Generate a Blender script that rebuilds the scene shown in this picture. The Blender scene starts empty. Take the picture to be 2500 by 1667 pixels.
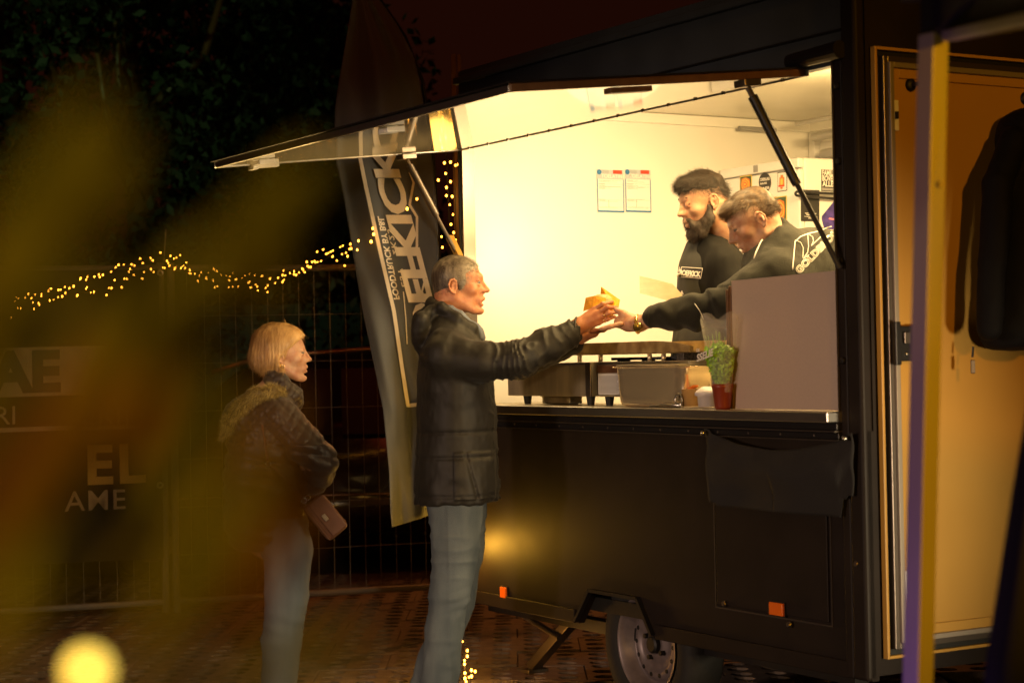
import bpy, bmesh, math, random
import numpy as np
from mathutils import Vector, Matrix, Euler
random.seed(7); RNG = np.random.RandomState(7)
sc = bpy.context.scene
COL = sc.collection
# ------------------------------------------------------------------ camera
FPX = 4600.0                       # focal length in pixels of a 2500 px wide picture
CAMZ = 1.4
PITCH = math.radians(0.58); ROLL = 0.02
F_ = Vector((0, math.cos(PITCH), math.sin(PITCH)))
R0 = Vector((1, 0, 0)); U0 = Vector((0, -math.sin(PITCH), math.cos(PITCH)))
R_ = (math.cos(ROLL) * R0 - math.sin(ROLL) * U0); U_ = (math.cos(ROLL) * U0 + math.sin(ROLL) * R0)
cam = bpy.data.cameras.new('camera'); cam_o = bpy.data.objects.new('camera', cam); COL.objects.link(cam_o)
cam_o.matrix_world = Matrix(((R_.x, U_.x, -F_.x, 0), (R_.y, U_.y, -F_.y, 0), (R_.z, U_.z, -F_.z, CAMZ), (0, 0, 0, 1)))
cam.sensor_width = 36; cam.lens = FPX * 36 / 2500; cam.clip_start = 0.05; cam.clip_end = 300
cam.dof.use_dof = True; cam.dof.focus_distance = 7.5; cam.dof.aperture_fstop = 3.3
sc.camera = cam_o
# ------------------------------------------------------------------ night sky
w = bpy.data.worlds.new('World'); sc.world = w; w.use_nodes = True
bg = w.node_tree.nodes['Background']; bg.inputs[0].default_value = (0.70, 0.14, 0.06, 1); bg.inputs[1].default_value = 0.015
sc.view_settings.view_transform = 'Standard'; sc.view_settings.look = 'None'
sc.view_settings.exposure = 0; sc.view_settings.gamma = 1
sc.cycles.use_denoising = True
sc.cycles.sample_clamp_indirect = 4.0; sc.cycles.max_bounces = 8; sc.cycles.transparent_max_bounces = 12
sc.cycles.caustics_reflective = False; sc.cycles.caustics_refractive = False
# ------------------------------------------------------------------ frames
PX0, PY0 = 0.517, 7.1              # ground point under the trailer wheel
AX = Vector((0.515, -0.857, 0)).normalized(); AY = Vector((0.857, 0.515, 0)).normalized()
TROT = math.atan2(AX.y, AX.x)
def TW(s, d, z): return Vector((PX0, PY0, 0)) + AX * s + AY * d + Vector((0, 0, z))
def ray(px, py):
    return (F_ * FPX + R_ * (px - 1250) - U_ * (py - 833.5)).normalized()
def at(px, py, Y):                 # world point seen at a pixel of the photograph at distance Y
    r = ray(px, py); t = Y / r.y
    return Vector((0, 0, CAMZ)) + r * t
def hit(px, py, axis, val):        # axis 's','d','z' in the trailer frame -> (s,d,z)
    r = ray(px, py); o = Vector((-PX0, -PY0, CAMZ))
    O = {'s': o.dot(AX), 'd': o.dot(AY), 'z': CAMZ}; D = {'s': r.dot(AX), 'd': r.dot(AY), 'z': r.z}
    t = (val - O[axis]) / D[axis]
    return tuple(O[k] + D[k] * t for k in 'sdz')
def look(o, target):
    d = Vector(target) - o.location
    o.rotation_euler = d.to_track_quat('-Z', 'Y').to_euler()
def light(name, kind, loc, power, color, target=None, size=0.2, size_y=None, spot=None, blend=0.5):
    l = bpy.data.lights.new(name, kind); l.energy = power; l.color = color
    if kind == 'AREA':
        l.size = size
        if size_y: l.shape = 'RECTANGLE'; l.size_y = size_y
    else: l.shadow_soft_size = size
    if kind == 'SPOT': l.spot_size = math.radians(spot); l.spot_blend = blend
    o = bpy.data.objects.new(name, l); COL.objects.link(o); o.location = loc
    if target is not None: look(o, target)
    return o
# ------------------------------------------------------------------ lamps of the place, and added fill lights
WARM = (1.0, 0.66, 0.26)
L1 = light('ceiling_tube_light', 'AREA', TW(0.1, 0.22, 2.47), 28, WARM, TW(0.1, 0.22, 0), 1.3, 0.08)
L1.rotation_euler = (0, 0, TROT)
light('end_wall_spotlight', 'SPOT', TW(-0.30, 0.42, 2.3), 30, (1.0, 0.78, 0.46), TW(-1.38, 0.42, 1.98), 0.05, spot=120, blend=1.0)
light('interior_fill_light', 'POINT', TW(0.15, 0.85, 2.30), 27, (1.0, 0.66, 0.25), size=0.1)  # added point light brightening the fridge side, no tube hangs here
light('server_fill_light', 'POINT', TW(-0.45, 0.22, 2.05), 1.6, (1.0, 0.68, 0.32), size=0.25)  # added soft point light for the servers' faces
light('hatch_fill_light', 'POINT', TW(-1.12, 0.16, 1.80), 4.5, (1.0, 0.68, 0.30), size=0.08)  # added point light lifting the flap underside and the customer's face
light('rear_fill_light', 'AREA', TW(0.85, 0.95, 2.45), 52, WARM, TW(0.2, 1.0, 1.2), 0.5, 0.3)  # added second interior light, hidden behind the corner post
light('street_light_right', 'SPOT', (4.2, -0.6, 3.6), 560, (1.0, 0.42, 0.02), (2.0, 6.0, 1.2), 0.15, spot=34, blend=0.5)
light('market_stall_light', 'SPOT', (4.0, 2.6, 0.55), 900, (1.0, 0.78, 0.46), (-0.85, 7.6, 1.2), 0.35, spot=25, blend=0.4)
light('stall_front_spot', 'SPOT', (0.7, -0.5, 2.3), 460, (1.0, 0.69, 0.38), (-0.80, 7.5, 1.05), 0.12, spot=23, blend=0.5)
light('left_fill_light', 'SPOT', (-6.5, 0.5, 1.5), 1150, (1.0, 0.68, 0.48), (0.5, 6.9, 0.5), 0.5, spot=27, blend=0.5)  # added unseen fill from the left for screen board and steel
light('leaf_fill_light', 'POINT', (-0.55, 0.12, 1.15), 34.0, (1.0, 0.58, 0.05), size=0.03)  # added point light for the near leaves, no bulb sits here
light('sodium_street_lamp', 'SPOT', (2.2, 14.0, 4.5), 420, (1.0, 0.30, 0.06), (-0.2, 9.6, 0), 0.1, spot=50, blend=0.7)
light('red_flood_light', 'SPOT', (-0.6, 5.5, 6.5), 50, (1.0, 0.10, 0.03), (-0.6, 8.6, 3.0), 0.2, spot=34)
light('yellow_stage_light', 'SPOT', (1.75, 1.5, 1.95), 120.0, (1.0, 0.42, 0.004), (0.76, 3.5, 1.55), 0.05, spot=50, blend=0.7)
light('purple_stage_light', 'SPOT', (-0.15, 2.95, 0.25), 13.0, (0.32, 0.13, 1.0), (0.755, 3.5, 1.1), 0.05, spot=56, blend=0.7)
light('flap_fill_light', 'SPOT', (-1.6, 9.3, 0.2), 520, (1.0, 0.62, 0.20), (-0.95, 7.7, 2.2), 0.1, spot=32, blend=0.8)  # added unseen uplight warming the flap underside
light('tree_fill_light', 'SPOT', (-6.5, 8.5, 0.5), 420, (0.55, 1.0, 0.35), (-4.5, 16.5, 5.0), 0.3, spot=75, blend=0.8)  # added unseen light lifting the dark tree crowns
# ------------------------------------------------------------------ helpers
def tag(o, label=None, cat=None, group=None, kind=None):
    if label: o['label'] = label
    if cat: o['category'] = cat
    if group: o['group'] = group
    if kind: o['kind'] = kind
    return o
def empty(name, loc=(0, 0, 0), rz=0.0, **k):
    o = bpy.data.objects.new(name, None); COL.objects.link(o); o.location = loc; o.rotation_euler = (0, 0, rz)
    o.empty_display_size = 0.1
    return tag(o, **k)
class MB:
    def __init__(s): s.v = []; s.f = []
    def add(s, vs, fs):
        n = len(s.v); s.v += [tuple(v) for v in vs]; s.f += [tuple(i + n for i in f) for f in fs]; return s
    def box(s, a, b):
        x0, y0, z0 = a; x1, y1, z1 = b
        return s.add([(x0,y0,z0),(x1,y0,z0),(x1,y1,z0),(x0,y1,z0),(x0,y0,z1),(x1,y0,z1),(x1,y1,z1),(x0,y1,z1)],
                     [(0,3,2,1),(4,5,6,7),(0,1,5,4),(1,2,6,5),(2,3,7,6),(3,0,4,7)])
    def obox(s, c, ax, ay, az):      # oriented box: centre and three half-axis vectors
        c, ax, ay, az = map(Vector, (c, ax, ay, az)); vs = []
        for k in (-1, 1):
            for i, j in ((-1, -1), (1, -1), (1, 1), (-1, 1)): vs.append(c + ax * i + ay * j + az * k)
        return s.add(vs, [(0,3,2,1),(4,5,6,7),(0,1,5,4),(1,2,6,5),(2,3,7,6),(3,0,4,7)])
    def tube(s, pts, r, n=8, cap=True):
        pts = [Vector(p) for p in pts]; m = len(pts); rs = r if isinstance(r, (list, tuple)) else [r] * m
        vs = []; up = None
        for i, p in enumerate(pts):
            t = (pts[min(i + 1, m - 1)] - pts[max(i - 1, 0)]).normalized()
            if up is None: up = Vector((0, 0, 1)) if abs(t.z) < 0.9 else Vector((1, 0, 0))
            a = t.cross(up).normalized(); up = a.cross(t).normalized()
            for k in range(n):
                q = 2 * math.pi * k / n; vs.append(p + (a * math.cos(q) + up * math.sin(q)) * rs[i])
        fs = [(i*n+k, i*n+(k+1)%n, (i+1)*n+(k+1)%n, (i+1)*n+k) for i in range(m-1) for k in range(n)]
        if cap: fs += [tuple(reversed(range(n))), tuple(range((m-1)*n, m*n))]
        return s.add(vs, fs)
    def lathe(s, prof, n=32, c=(0, 0, 0)):    # prof: (r,z) list round the z axis
        vs = [(c[0]+r*math.cos(2*math.pi*k/n), c[1]+r*math.sin(2*math.pi*k/n), c[2]+z) for r, z in prof for k in range(n)]
        m = len(prof)
        return s.add(vs, [(i*n+k, i*n+(k+1)%n, (i+1)*n+(k+1)%n, (i+1)*n+k) for i in range(m-1) for k in range(n)])
    def prism(s, poly, f0, f1):               # poly of 2d points, f maps (u,v)->3d for both ends
        n = len(poly); vs = [f0(u, v) for u, v in poly] + [f1(u, v) for u, v in poly]
        return s.add(vs, [tuple(reversed(range(n))), tuple(range(n, 2*n))] + [(i, (i+1) % n, n+(i+1) % n, n+i) for i in range(n)])
    def build(s, name, m=None, parent=None, smooth=False, bevel=0, seg=2, fix=True):
        me = bpy.data.meshes.new(name); me.from_pydata(s.v, [], s.f); me.update()
        return link(name, me, m, parent, smooth, bevel, seg, fix)
def link(name, me, m=None, parent=None, smooth=False, bevel=0, seg=2, fix=True):
    if fix:
        bm = bmesh.new(); bm.from_mesh(me); bmesh.ops.recalc_face_normals(bm, faces=bm.faces); bm.to_mesh(me); bm.free()
    if m is not None: me.materials.append(m)
    if smooth: me.shade_smooth()
    o = bpy.data.objects.new(name, me); COL.objects.link(o)
    if parent is not None: o.parent = parent
    if bevel:
        b = o.modifiers.new('bevel', 'BEVEL'); b.width = bevel; b.segments = seg; b.limit_method = 'ANGLE'
    return o
def text_mesh(txt, size=1.0, bold=0.0, align='LEFT', spacing=1.0, shear=0.0):
    cu = bpy.data.curves.new('text', 'FONT'); cu.body = txt; cu.size = size; cu.offset = bold * size
    cu.align_x = align; cu.space_character = spacing; cu.shear = shear; cu.resolution_u = 3; cu.space_line = 0.8
    o = bpy.data.objects.new('text', cu); COL.objects.link(o)
    bpy.context.view_layer.update()
    me = bpy.data.meshes.new_from_object(o.evaluated_get(bpy.context.evaluated_depsgraph_get()))
    bpy.data.objects.remove(o); bpy.data.curves.remove(cu); me.materials.clear()
    return me
def text_on(txt, fn, m, parent, name='lettering', cut=None, **k):
    """lettering whose flat outline (x,y) is laid on a surface by fn(x,y)->3d"""
    me = text_mesh(txt, **k)
    if cut:
        bm = bmesh.new(); bm.from_mesh(me)
        for _ in range(3):
            es = [e for e in bm.edges if e.calc_length() > cut]
            if es: bmesh.ops.subdivide_edges(bm, edges=es, cuts=1); bmesh.ops.triangulate(bm, faces=bm.faces)
        bm.to_mesh(me); bm.free()
    for v in me.vertices: v.co = fn(v.co.x, v.co.y)
    me.update()
    return link(name, me, m, parent, fix=False)
# ------------------------------------------------------------------ materials
def mat(name, col, rough=0.5, metal=0.0, var=0.0, vscale=8.0, bump=0.0, bscale=60.0, emit=None, estr=0.0, col2=None,
        alpha=None, trans=0.0, coat=0.0, sss=0.0, spec=0.5, stretch=(1, 1, 1), sheen=0.0, detail=4, attr=None):
    m = bpy.data.materials.new(name); m.use_nodes = True; nt = m.node_tree; N = nt.nodes; L = nt.links
    b = N['Principled BSDF']; c = (*col, 1)
    b.inputs['Base Color'].default_value = c; b.inputs['Roughness'].default_value = rough; b.inputs['Metallic'].default_value = metal
    b.inputs['Specular IOR Level'].default_value = spec
    if trans: b.inputs['Transmission Weight'].default_value = trans
    if coat: b.inputs['Coat Weight'].default_value = coat; b.inputs['Coat Roughness'].default_value = 0.05
    if sss:
        b.inputs['Subsurface Weight'].default_value = sss; b.inputs['Subsurface Radius'].default_value = (1, .35, .2); b.inputs['Subsurface Scale'].default_value = 0.008
    if sheen: b.inputs['Sheen Weight'].default_value = sheen; b.inputs['Sheen Roughness'].default_value = 0.5
    if alpha is not None: b.inputs['Alpha'].default_value = alpha
    if emit: b.inputs['Emission Color'].default_value = (*emit, 1); b.inputs['Emission Strength'].default_value = estr
    tc = N.new('ShaderNodeTexCoord'); mp = N.new('ShaderNodeMapping'); mp.inputs['Scale'].default_value = stretch
    L.new(tc.outputs['Object'], mp.inputs[0])
    src = None
    if attr:
        a = N.new('ShaderNodeAttribute'); a.attribute_name = attr; mx = N.new('ShaderNodeMix'); mx.data_type = 'RGBA'
        L.new(a.outputs['Fac'], mx.inputs[0]); mx.inputs[6].default_value = c; mx.inputs[7].default_value = (*col2, 1)
        L.new(mx.outputs[2], b.inputs['Base Color'])
    elif var or col2:
        n = N.new('ShaderNodeTexNoise'); n.inputs['Scale'].default_value = vscale; n.inputs['Detail'].default_value = detail
        L.new(mp.outputs[0], n.inputs[0])
        rp = N.new('ShaderNodeValToRGB'); L.new(n.outputs[0], rp.inputs[0])
        rp.color_ramp.elements[0].position = 0.32; rp.color_ramp.elements[1].position = 0.68
        c2 = col2 or tuple(x * (1 - var) for x in col)
        rp.color_ramp.elements[0].color = (*c2, 1); rp.color_ramp.elements[1].color = c
        L.new(rp.outputs[0], b.inputs['Base Color'])
        r2 = N.new('ShaderNodeMapRange'); r2.inputs[3].default_value = max(0.02, rough - 0.07); r2.inputs[4].default_value = min(1, rough + 0.07)
        L.new(n.outputs[0], r2.inputs[0]); L.new(r2.outputs[0], b.inputs['Roughness'])
    if bump:
        n2 = N.new('ShaderNodeTexNoise'); n2.inputs['Scale'].default_value = bscale; n2.inputs['Detail'].default_value = 5
        L.new(mp.outputs[0], n2.inputs[0]); bp = N.new('ShaderNodeBump'); bp.inputs['Strength'].default_value = bump; bp.inputs['Distance'].default_value = 0.01
        L.new(n2.outputs[0], bp.inputs['Height']); L.new(bp.outputs[0], b.inputs['Normal'])
    return m
M = {}
M['body'] = mat('painted_panel_dark', (0.017, 0.0115, 0.010), 0.55, spec=0.22, var=0.35, vscale=5, bump=0.04, bscale=200)
M['navy'] = mat('painted_panel_navy', (0.055, 0.066, 0.080), 0.55, var=0.3, vscale=4, bump=0.04, bscale=150)
M['black'] = mat('black_rubber', (0.006, 0.006, 0.006), 0.55, bump=0.1)
M['blackpaint'] = mat('black_paint', (0.010, 0.009, 0.010), 0.38)
M['alu'] = mat('aluminium', (0.60, 0.58, 0.56), 0.32, 1.0, var=0.15, vscale=30, stretch=(1, 30, 30))
M['aludark'] = mat('anodised_aluminium', (0.20, 0.17, 0.15), 0.35, 0.9)
M['steel'] = mat('stainless_steel', (0.78, 0.68, 0.50), 0.30, 0.7, var=0.45, vscale=7, bump=0.03, bscale=90, stretch=(1.6, 1, .25))  # vertical tone streaks stand in for soft reflections
M['wallin'] = mat('cream_wall_panel', (0.84, 0.81, 0.74), 0.35, var=0.04, vscale=2)
M['ceilin'] = mat('ceiling_panel', (0.74, 0.70, 0.60), 0.22, var=0.06, vscale=2)
M['flap'] = mat('glossy_white_laminate', (0.62, 0.58, 0.50), 0.045, var=0.03, vscale=3, bump=0.10, bscale=1.4, coat=0.6, spec=0.9, stretch=(0.6, 2.2, 1))
M['white'] = mat('white_enamel', (0.80, 0.78, 0.74), 0.3, var=0.04, vscale=6)
M['cream'] = mat('cream_door_skin', (0.52, 0.29, 0.055), 0.42, var=0.10, vscale=2.2, bump=0.03, bscale=30)
M['grey'] = mat('grey_laminate', (0.54, 0.43, 0.37), 0.5, var=0.06, vscale=120, bump=0.05, bscale=400)
M['paper'] = mat('paper', (0.78, 0.76, 0.72), 0.6)
M['blue'] = mat('blue_print', (0.02, 0.16, 0.38), 0.5)
M['palegrey'] = mat('pale_grey_print', (0.45, 0.50, 0.55), 0.6)
M['ink'] = mat('black_ink', (0.02, 0.018, 0.016), 0.5)
M['inkgrey'] = mat('grey_ink', (0.30, 0.29, 0.28), 0.6)
M['red'] = mat('red_print', (0.65, 0.05, 0.02), 0.5)
M['orangeprint'] = mat('orange_print', (0.75, 0.20, 0.03), 0.5)
M['yellowprint'] = mat('yellow_print', (0.80, 0.55, 0.10), 0.5)
M['greenprint'] = mat('dark_green_print', (0.04, 0.08, 0.03), 0.5)
M['purpleprint'] = mat('purple_print', (0.09, 0.05, 0.35), 0.5, col2=(0.03, 0.02, 0.15), vscale=30)
M['brown'] = mat('brown_lit_trim', (0.16, 0.075, 0.035), 0.4, var=0.3, vscale=30)  # plain brown trim, also warm light painted on flap end and screen edges
M['orange'] = mat('orange_reflector', (0.85, 0.16, 0.01), 0.25, emit=None, bump=0.2, bscale=300)
M['terracotta'] = mat('terracotta_plastic', (0.22, 0.035, 0.015), 0.4)
M['kraft'] = mat('kraft_card', (0.52, 0.30, 0.10), 0.7, var=0.15, vscale=30)
M['tyre'] = mat('tyre_rubber', (0.012, 0.011, 0.011), 0.75, bump=0.2, bscale=60)
M['rim'] = mat('steel_wheel_rim', (0.22, 0.18, 0.19), 0.42, 0.35, var=0.25, vscale=25)
M['griddle'] = mat('seasoned_griddle_steel', (0.62, 0.46, 0.20), 0.42, 0.25, col2=(0.26, 0.15, 0.05), vscale=14, bump=0.1)
M['bulb'] = mat('lit_bulb', (1, 0.6, 0.2), 0.4, emit=(1.0, 0.37, 0.03), estr=17)
M['bulb'].cycles.emission_sampling = 'NONE'
M['tube'] = mat('lit_fluorescent_tube', (1, 1, 1), 0.4, emit=(1.0, 0.80, 0.45), estr=2.2)
M['tube'].cycles.emission_sampling = 'NONE'
M['wire'] = mat('galvanised_wire', (0.26, 0.24, 0.22), 0.55, 0.3)
M['soil'] = mat('dark_soil', (0.020, 0.012, 0.008), 0.95, var=0.5, vscale=20, bump=0.6, bscale=60)
M['concrete'] = mat('grass_paver_concrete', (0.20, 0.155, 0.125), 0.85, var=0.45, vscale=14, bump=0.6, bscale=90)
M['asphalt'] = mat('dark_asphalt', (0.05, 0.045, 0.042), 0.85, var=0.4, vscale=20, bump=0.5, bscale=120)
M['canvas'] = mat('dark_canvas', (0.012, 0.011, 0.012), 0.8, bump=0.2, bscale=300)
M['letter'] = mat('white_print', (0.80, 0.76, 0.70), 0.6)
M['tooth'] = mat('tooth_enamel', (0.7, 0.65, 0.55), 0.3)
# ================================================================== FOOD TRAILER
T = empty('food_trailer', (PX0, PY0, 0), TROT, label='dark food trailer with its lit serving hatch open and flap raised', cat='food trailer')
S0, S1, ZB, ZC, ZH, ZR = -1.42, 1.204, 0.345, 1.213, 2.335, 2.63
def P3(px, py, ax='d', v=0.0): return hit(px, py, ax, v)
# side skin with the wheel cut out
a1 = P3(1412, 1521); a2 = P3(1446, 1440); a3 = P3(1563, 1460); a4 = P3(1600, 1566)
poly = [(S0, ZB), (a1[0], ZB), (a2[0], a2[2]), (a3[0], a3[2]), (a4[0], ZB), (S1, ZB), (S1, 1.15), (S0, 1.15)]
MB().prism(poly, lambda u, v: (u, 0.0, v), lambda u, v: (u, 0.03, v)).build('side_panel', M['body'], T)
lip = MB()
pts = [(a1[0], ZB + .01), (a2[0], a2[2]), (a3[0], a3[2]), (a4[0], ZB + .01)]
for (u0, v0), (u1, v1) in zip(pts[:-1], pts[1:]):
    c = Vector(((u0 + u1) / 2, -0.012, (v0 + v1) / 2)); ax = Vector(((u1 - u0) / 2, 0, (v1 - v0) / 2))
    n = ax.cross(Vector((0, 1, 0))).normalized() * 0.013
    lip.obox(c, ax * 1.0, (0, 0.010, 0), n * .5)
lip.build('wheel_arch_lip', M['blackpaint'], T)
MB().box((a1[0] - .02, 0.30, 0.30), (a4[0] + .02, 0.36, 0.83)).box((a1[0] - .02, 0.031, 0.80), (a4[0] + .02, 0.299, 0.83)).build('wheel_box', M['black'], T)
MB().box((S0, -0.012, ZB), (a1[0] - .012, -0.001, ZB + .055)).build('skirt_rail', M['body'], T, bevel=.003)
MB().box((a4[0] + .012, -0.012, ZB), (S1 - .1, -0.001, ZB + .055)).build('skirt_rail', M['body'], T, bevel=.003)
# sill
MB().box((S0 + .02, -0.075, ZC - .036), (1.098, 0.0, ZC)).build('counter_ledge', M['alu'], T, bevel=.004)
MB().box((S0 + .02, -0.035, ZC - .062), (1.098, -0.001, ZC - .038)).build('ledge_trim', M['blackpaint'], T, bevel=.003)
MB().box((S0 + .02, -0.046, ZC - .068), (1.098, -0.001, ZC - .063)).build('ledge_trim', M['aludark'], T)
MB().box((S0 + .02, -0.028, ZC - .092), (1.098, -0.001, ZC - .070)).build('ledge_trim', M['blackpaint'], T, bevel=.003)
MB().box((S0 + .02, -0.034, ZC - .097), (1.098, -0.001, ZC - .093)).build('ledge_trim', M['aludark'], T)
# posts, head, roof, floor
MB().box((1.09, -0.012, ZB), (1.130, 0.05, 2.40)).build('corner_post', M['body'], T, bevel=.006)
MB().box((1.132, -0.018, ZB), (S1, 0.028, ZR)).build('corner_post', M['body'], T, bevel=.012, seg=3)
MB().box((1.084, -0.016, ZC), (1.0895, 0.02, 2.36)).build('jamb_strip', M['aludark'], T)
MB().box((S0, -0.012, ZB), (S0 + .014, 0.05, 2.36)).build('front_post', M['navy'], T, bevel=.004)
MB().box((S0 + .0145, -0.004, 1.15), (S0 + .026, 0.05, 2.34)).build('front_post', M['black'], T)
MB().box((S0 + .0265, -0.010, 1.15), (S0 + .040, 0.05, 2.34)).build('front_post', M['aludark'], T)
MB().box((S0, 0.0, ZH + .012), (1.131, 0.04, ZR)).build('fascia', M['navy'], T)
MB().box((S0, -0.014, 2.452), (1.131, -0.001, 2.460)).build('fascia_seam', M['black'], T, bevel=.003)
MB().box((S0, -0.03, ZR - .012), (S1, 0.0, ZR + .02)).build('roof_gutter', M['navy'], T, bevel=.006)
MB().tube([(0.90, -0.035, ZH + .045), (1.155, -0.035, ZH + .05)], [.026, .030], 14).build('hinge_cover', M['blackpaint'], T, smooth=False)
MB().box((S0, 0.0, ZR + .021), (S1, 2.05, ZR + .05)).build('roof', M['navy'], T)
MB().box((S0, 0.051, ZB + .05), (S0 + .03, 2.05, ZR)).build('end_wall', M['wallin'], T)
MB().box((S0 + .031, 2.0, .46), (1.17, 2.03, ZR)).build('back_wall', M['wallin'], T)
MB().box((S0 + .031, .041, 2.545), (1.17, 1.999, 2.57)).build('ceiling_panel', M['ceilin'], T)
MB().box((S0, 0.031, .40), (1.17, 2.03, .455)).build('floor_panel', M['black'], T)
MB().box((1.172, 0.03, .36), (S1 - .004, 2.05, ZR)).build('rear_wall', M['body'], T)
MB().box((S0 + .031, .36, .456), (.95, .374, 1.18)).build('counter_base', M['wallin'], T)
MB().box((S0 + .031, 0.001, 1.17), (1.083, .375, ZC - .001)).build('counter_top', M['steel'], T, bevel=.003)
# trims inside
MB().box((S0 + .0315, .06, 2.495), (S0 + .052, 1.99, 2.544)).build('cornice', M['wallin'], T, bevel=.006)
MB().box((S0 + .05, 1.955, 2.495), (1.17, 1.999, 2.544)).build('cornice', M['wallin'], T, bevel=.006)
MB().tube([(S0 + .075, 1.50, 2.49), (S0 + .075, 1.72, 2.49)], .012, 10).build('conduit', M['inkgrey'], T)
MB().box((S0 + .04, 1.955, 2.0), (S0 + .085, 1.999, 2.494)).build('wall_profile', M['white'], T, bevel=.004)
for k in range(6):
    z = 2.10 + k * .062
    MB().obox((-1.17, 1.985, z), (.16, 0, 0), (0, .004, .0), (0, .010, .028)).build('louvre_slat', M['white'], T)
for k, (d, z, r) in enumerate([(1.80, 2.44, .020), (1.86, 2.36, .026), (1.70, 2.50, .012)]):
    MB().tube([(-1.16, d, z), (0.9, d, z)], r, 12).build('cable_pipe', M['white'], T, smooth=True)
for s in (-.9, -.55):
    MB().lathe([(.034, -.008), (.034, .008), (.029, .008), (.029, -.008), (.034, -.008)], 20).build('pipe_clip', M['alu'], T).matrix_local = Matrix.Translation((s, 1.86, 2.36)) @ Matrix.Rotation(math.pi / 2, 4, 'Y')
# hatch below the counter, reflectors, studs, bolts
h1 = P3(1747, 1400); h2 = P3(2030, 1400)
for (lo, hi) in (((h1[0], -.004, .50), (h1[0] + .006, -.0005, 1.06)), ((h2[0], -.004, .50), (h2[0] + .006, -.0005, 1.06)), ((h1[0] + .0065, -.004, .50), (h2[0] - .0005, -.0005, .505))):
    MB().box(lo, hi).build('hatch_edge', M['aludark'], T)
MB().box((h1[0] + .015, -.008, .515), (h2[0] - .01, -.001, 1.05)).build('hatch_door', M['body'], T, bevel=.003)
for px, py, wd, hg in ((1233, 1445, .048, .046), (1905, 1485, .075, .044)):
    p = P3(px, py); y = -.009 if px > 1500 else -.001
    MB().box((p[0] - wd / 2, y - .012, p[2] - hg / 2), (p[0] + wd / 2, y, p[2] + hg / 2)).build('side_reflector', M['orange'], T, bevel=.003)
    MB().box((p[0] - wd / 2 - .004, y - .004, p[2] - hg / 2 - .004), (p[0] + wd / 2 + .004, y - .0005, p[2] + hg / 2 + .004)).build('reflector_base', M['black'], T)
for px, py in ((1776, 1472), (1935, 1523), (2100, 1375)):
    p = P3(px, py); MB().lathe([(.001, .0), (.010, .0), (.012, .006), (.008, .012), (.001, .013)], 12).build('hatch_latch', M['aludark'], T).matrix_local = Matrix.Translation((p[0], -.009, p[2])) @ Matrix.Rotation(math.pi / 2, 4, 'X')
for py in (205, 390, 635, 880, 1070):
    p = P3(2084, py); MB().lathe([(.001, .012), (.011, .010), (.013, .0), (.011, -.002), (.001, -.002)], 10).build('post_bolt', M['blackpaint'], T).matrix_local = Matrix.Translation((1.112, -.012, p[2])) @ Matrix.Rotation(math.pi / 2, 4, 'X')
# wheel
wc = P3(1590, 1592, 'd', .07)
WM = Matrix.Translation((wc[0], 0.10, 0.30)) @ Matrix.Rotation(math.pi / 2, 4, 'X')     # wheel axis towards the camera side (-d)
R = .30
wh = bpy.data.objects.new('wheel', None); COL.objects.link(wh); wh.parent = T; wh.matrix_local = WM
MB().lathe([(.192, .045), (.215, .062), (.27, .060), (.292, .045), (R, .02), (R, -.08), (.27, -.115), (.19, -.11)], 56).build('tyre', M['tyre'], wh, smooth=True)
MB().lathe([(.192, .056), (.180, .054), (.176, .030), (.160, .022), (.158, -.004), (.146, -.006), (.140, .004), (.128, .012), (.112, .014),
            (.104, .004), (.09, .0), (.07, .002), (.052, .012), (.040, .014), (.036, .0), (.001, .0)], 56).build('rim', M['rim'], wh, smooth=True)
hub = MB().lathe([(.034, .0), (.034, .028), (.026, .034), (.001, .034)], 24)
hub.build('hub_cap', M['black'], wh, smooth=False)
for k in range(4):
    q = math.pi / 4 + k * math.pi / 2 + .3
    MB().lathe([(.001, .018), (.010, .018), (.010, .0), (.012, .0)], 6, (math.cos(q) * .058, math.sin(q) * .058, .008)).build('wheel_nut', M['black'], wh)
for k in range(14):
    q = k * 2 * math.pi / 14
    MB().lathe([(.001, .0155), (.0085, .0150), (.0100, .010)], 10, (math.cos(q) * .120, math.sin(q) * .120, 0)).build('rim_hole', M['black'], wh)
# stabiliser leg and axle
b1, b2 = P3(1276, 1500, 'd', .12), P3(1366, 1556, 'd', .12)
MB().tube([b1, b2], .014, 10).build('leg_brace', M['aludark'], T)
b3, b4 = P3(1396, 1516, 'd', .15), P3(1300, 1628, 'd', .15)
mdl = (Vector(b3) + Vector(b4)) / 2; hv = (Vector(b4) - Vector(b3)) / 2
MB().obox(mdl, hv, (0, .025, 0), hv.cross(Vector((0, 1, 0))).normalized() * .022).build('stabiliser_leg', M['aludark'], T, bevel=.004)
MB().obox(Vector(b4) + Vector((0, 0, -.01)), (.05, 0, 0), (0, .05, 0), (0, 0, .008)).build('stabiliser_foot', M['aludark'], T, bevel=.003)
MB().box((S0, .10, ZB - .05), (S1 - .2, .16, ZB - .001)).build('chassis_beam', M['blackpaint'], T)
MB().box((S0, 1.8, ZB - .05), (S1 - .2, 1.86, ZB - .001)).build('chassis_beam', M['blackpaint'], T)
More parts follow.
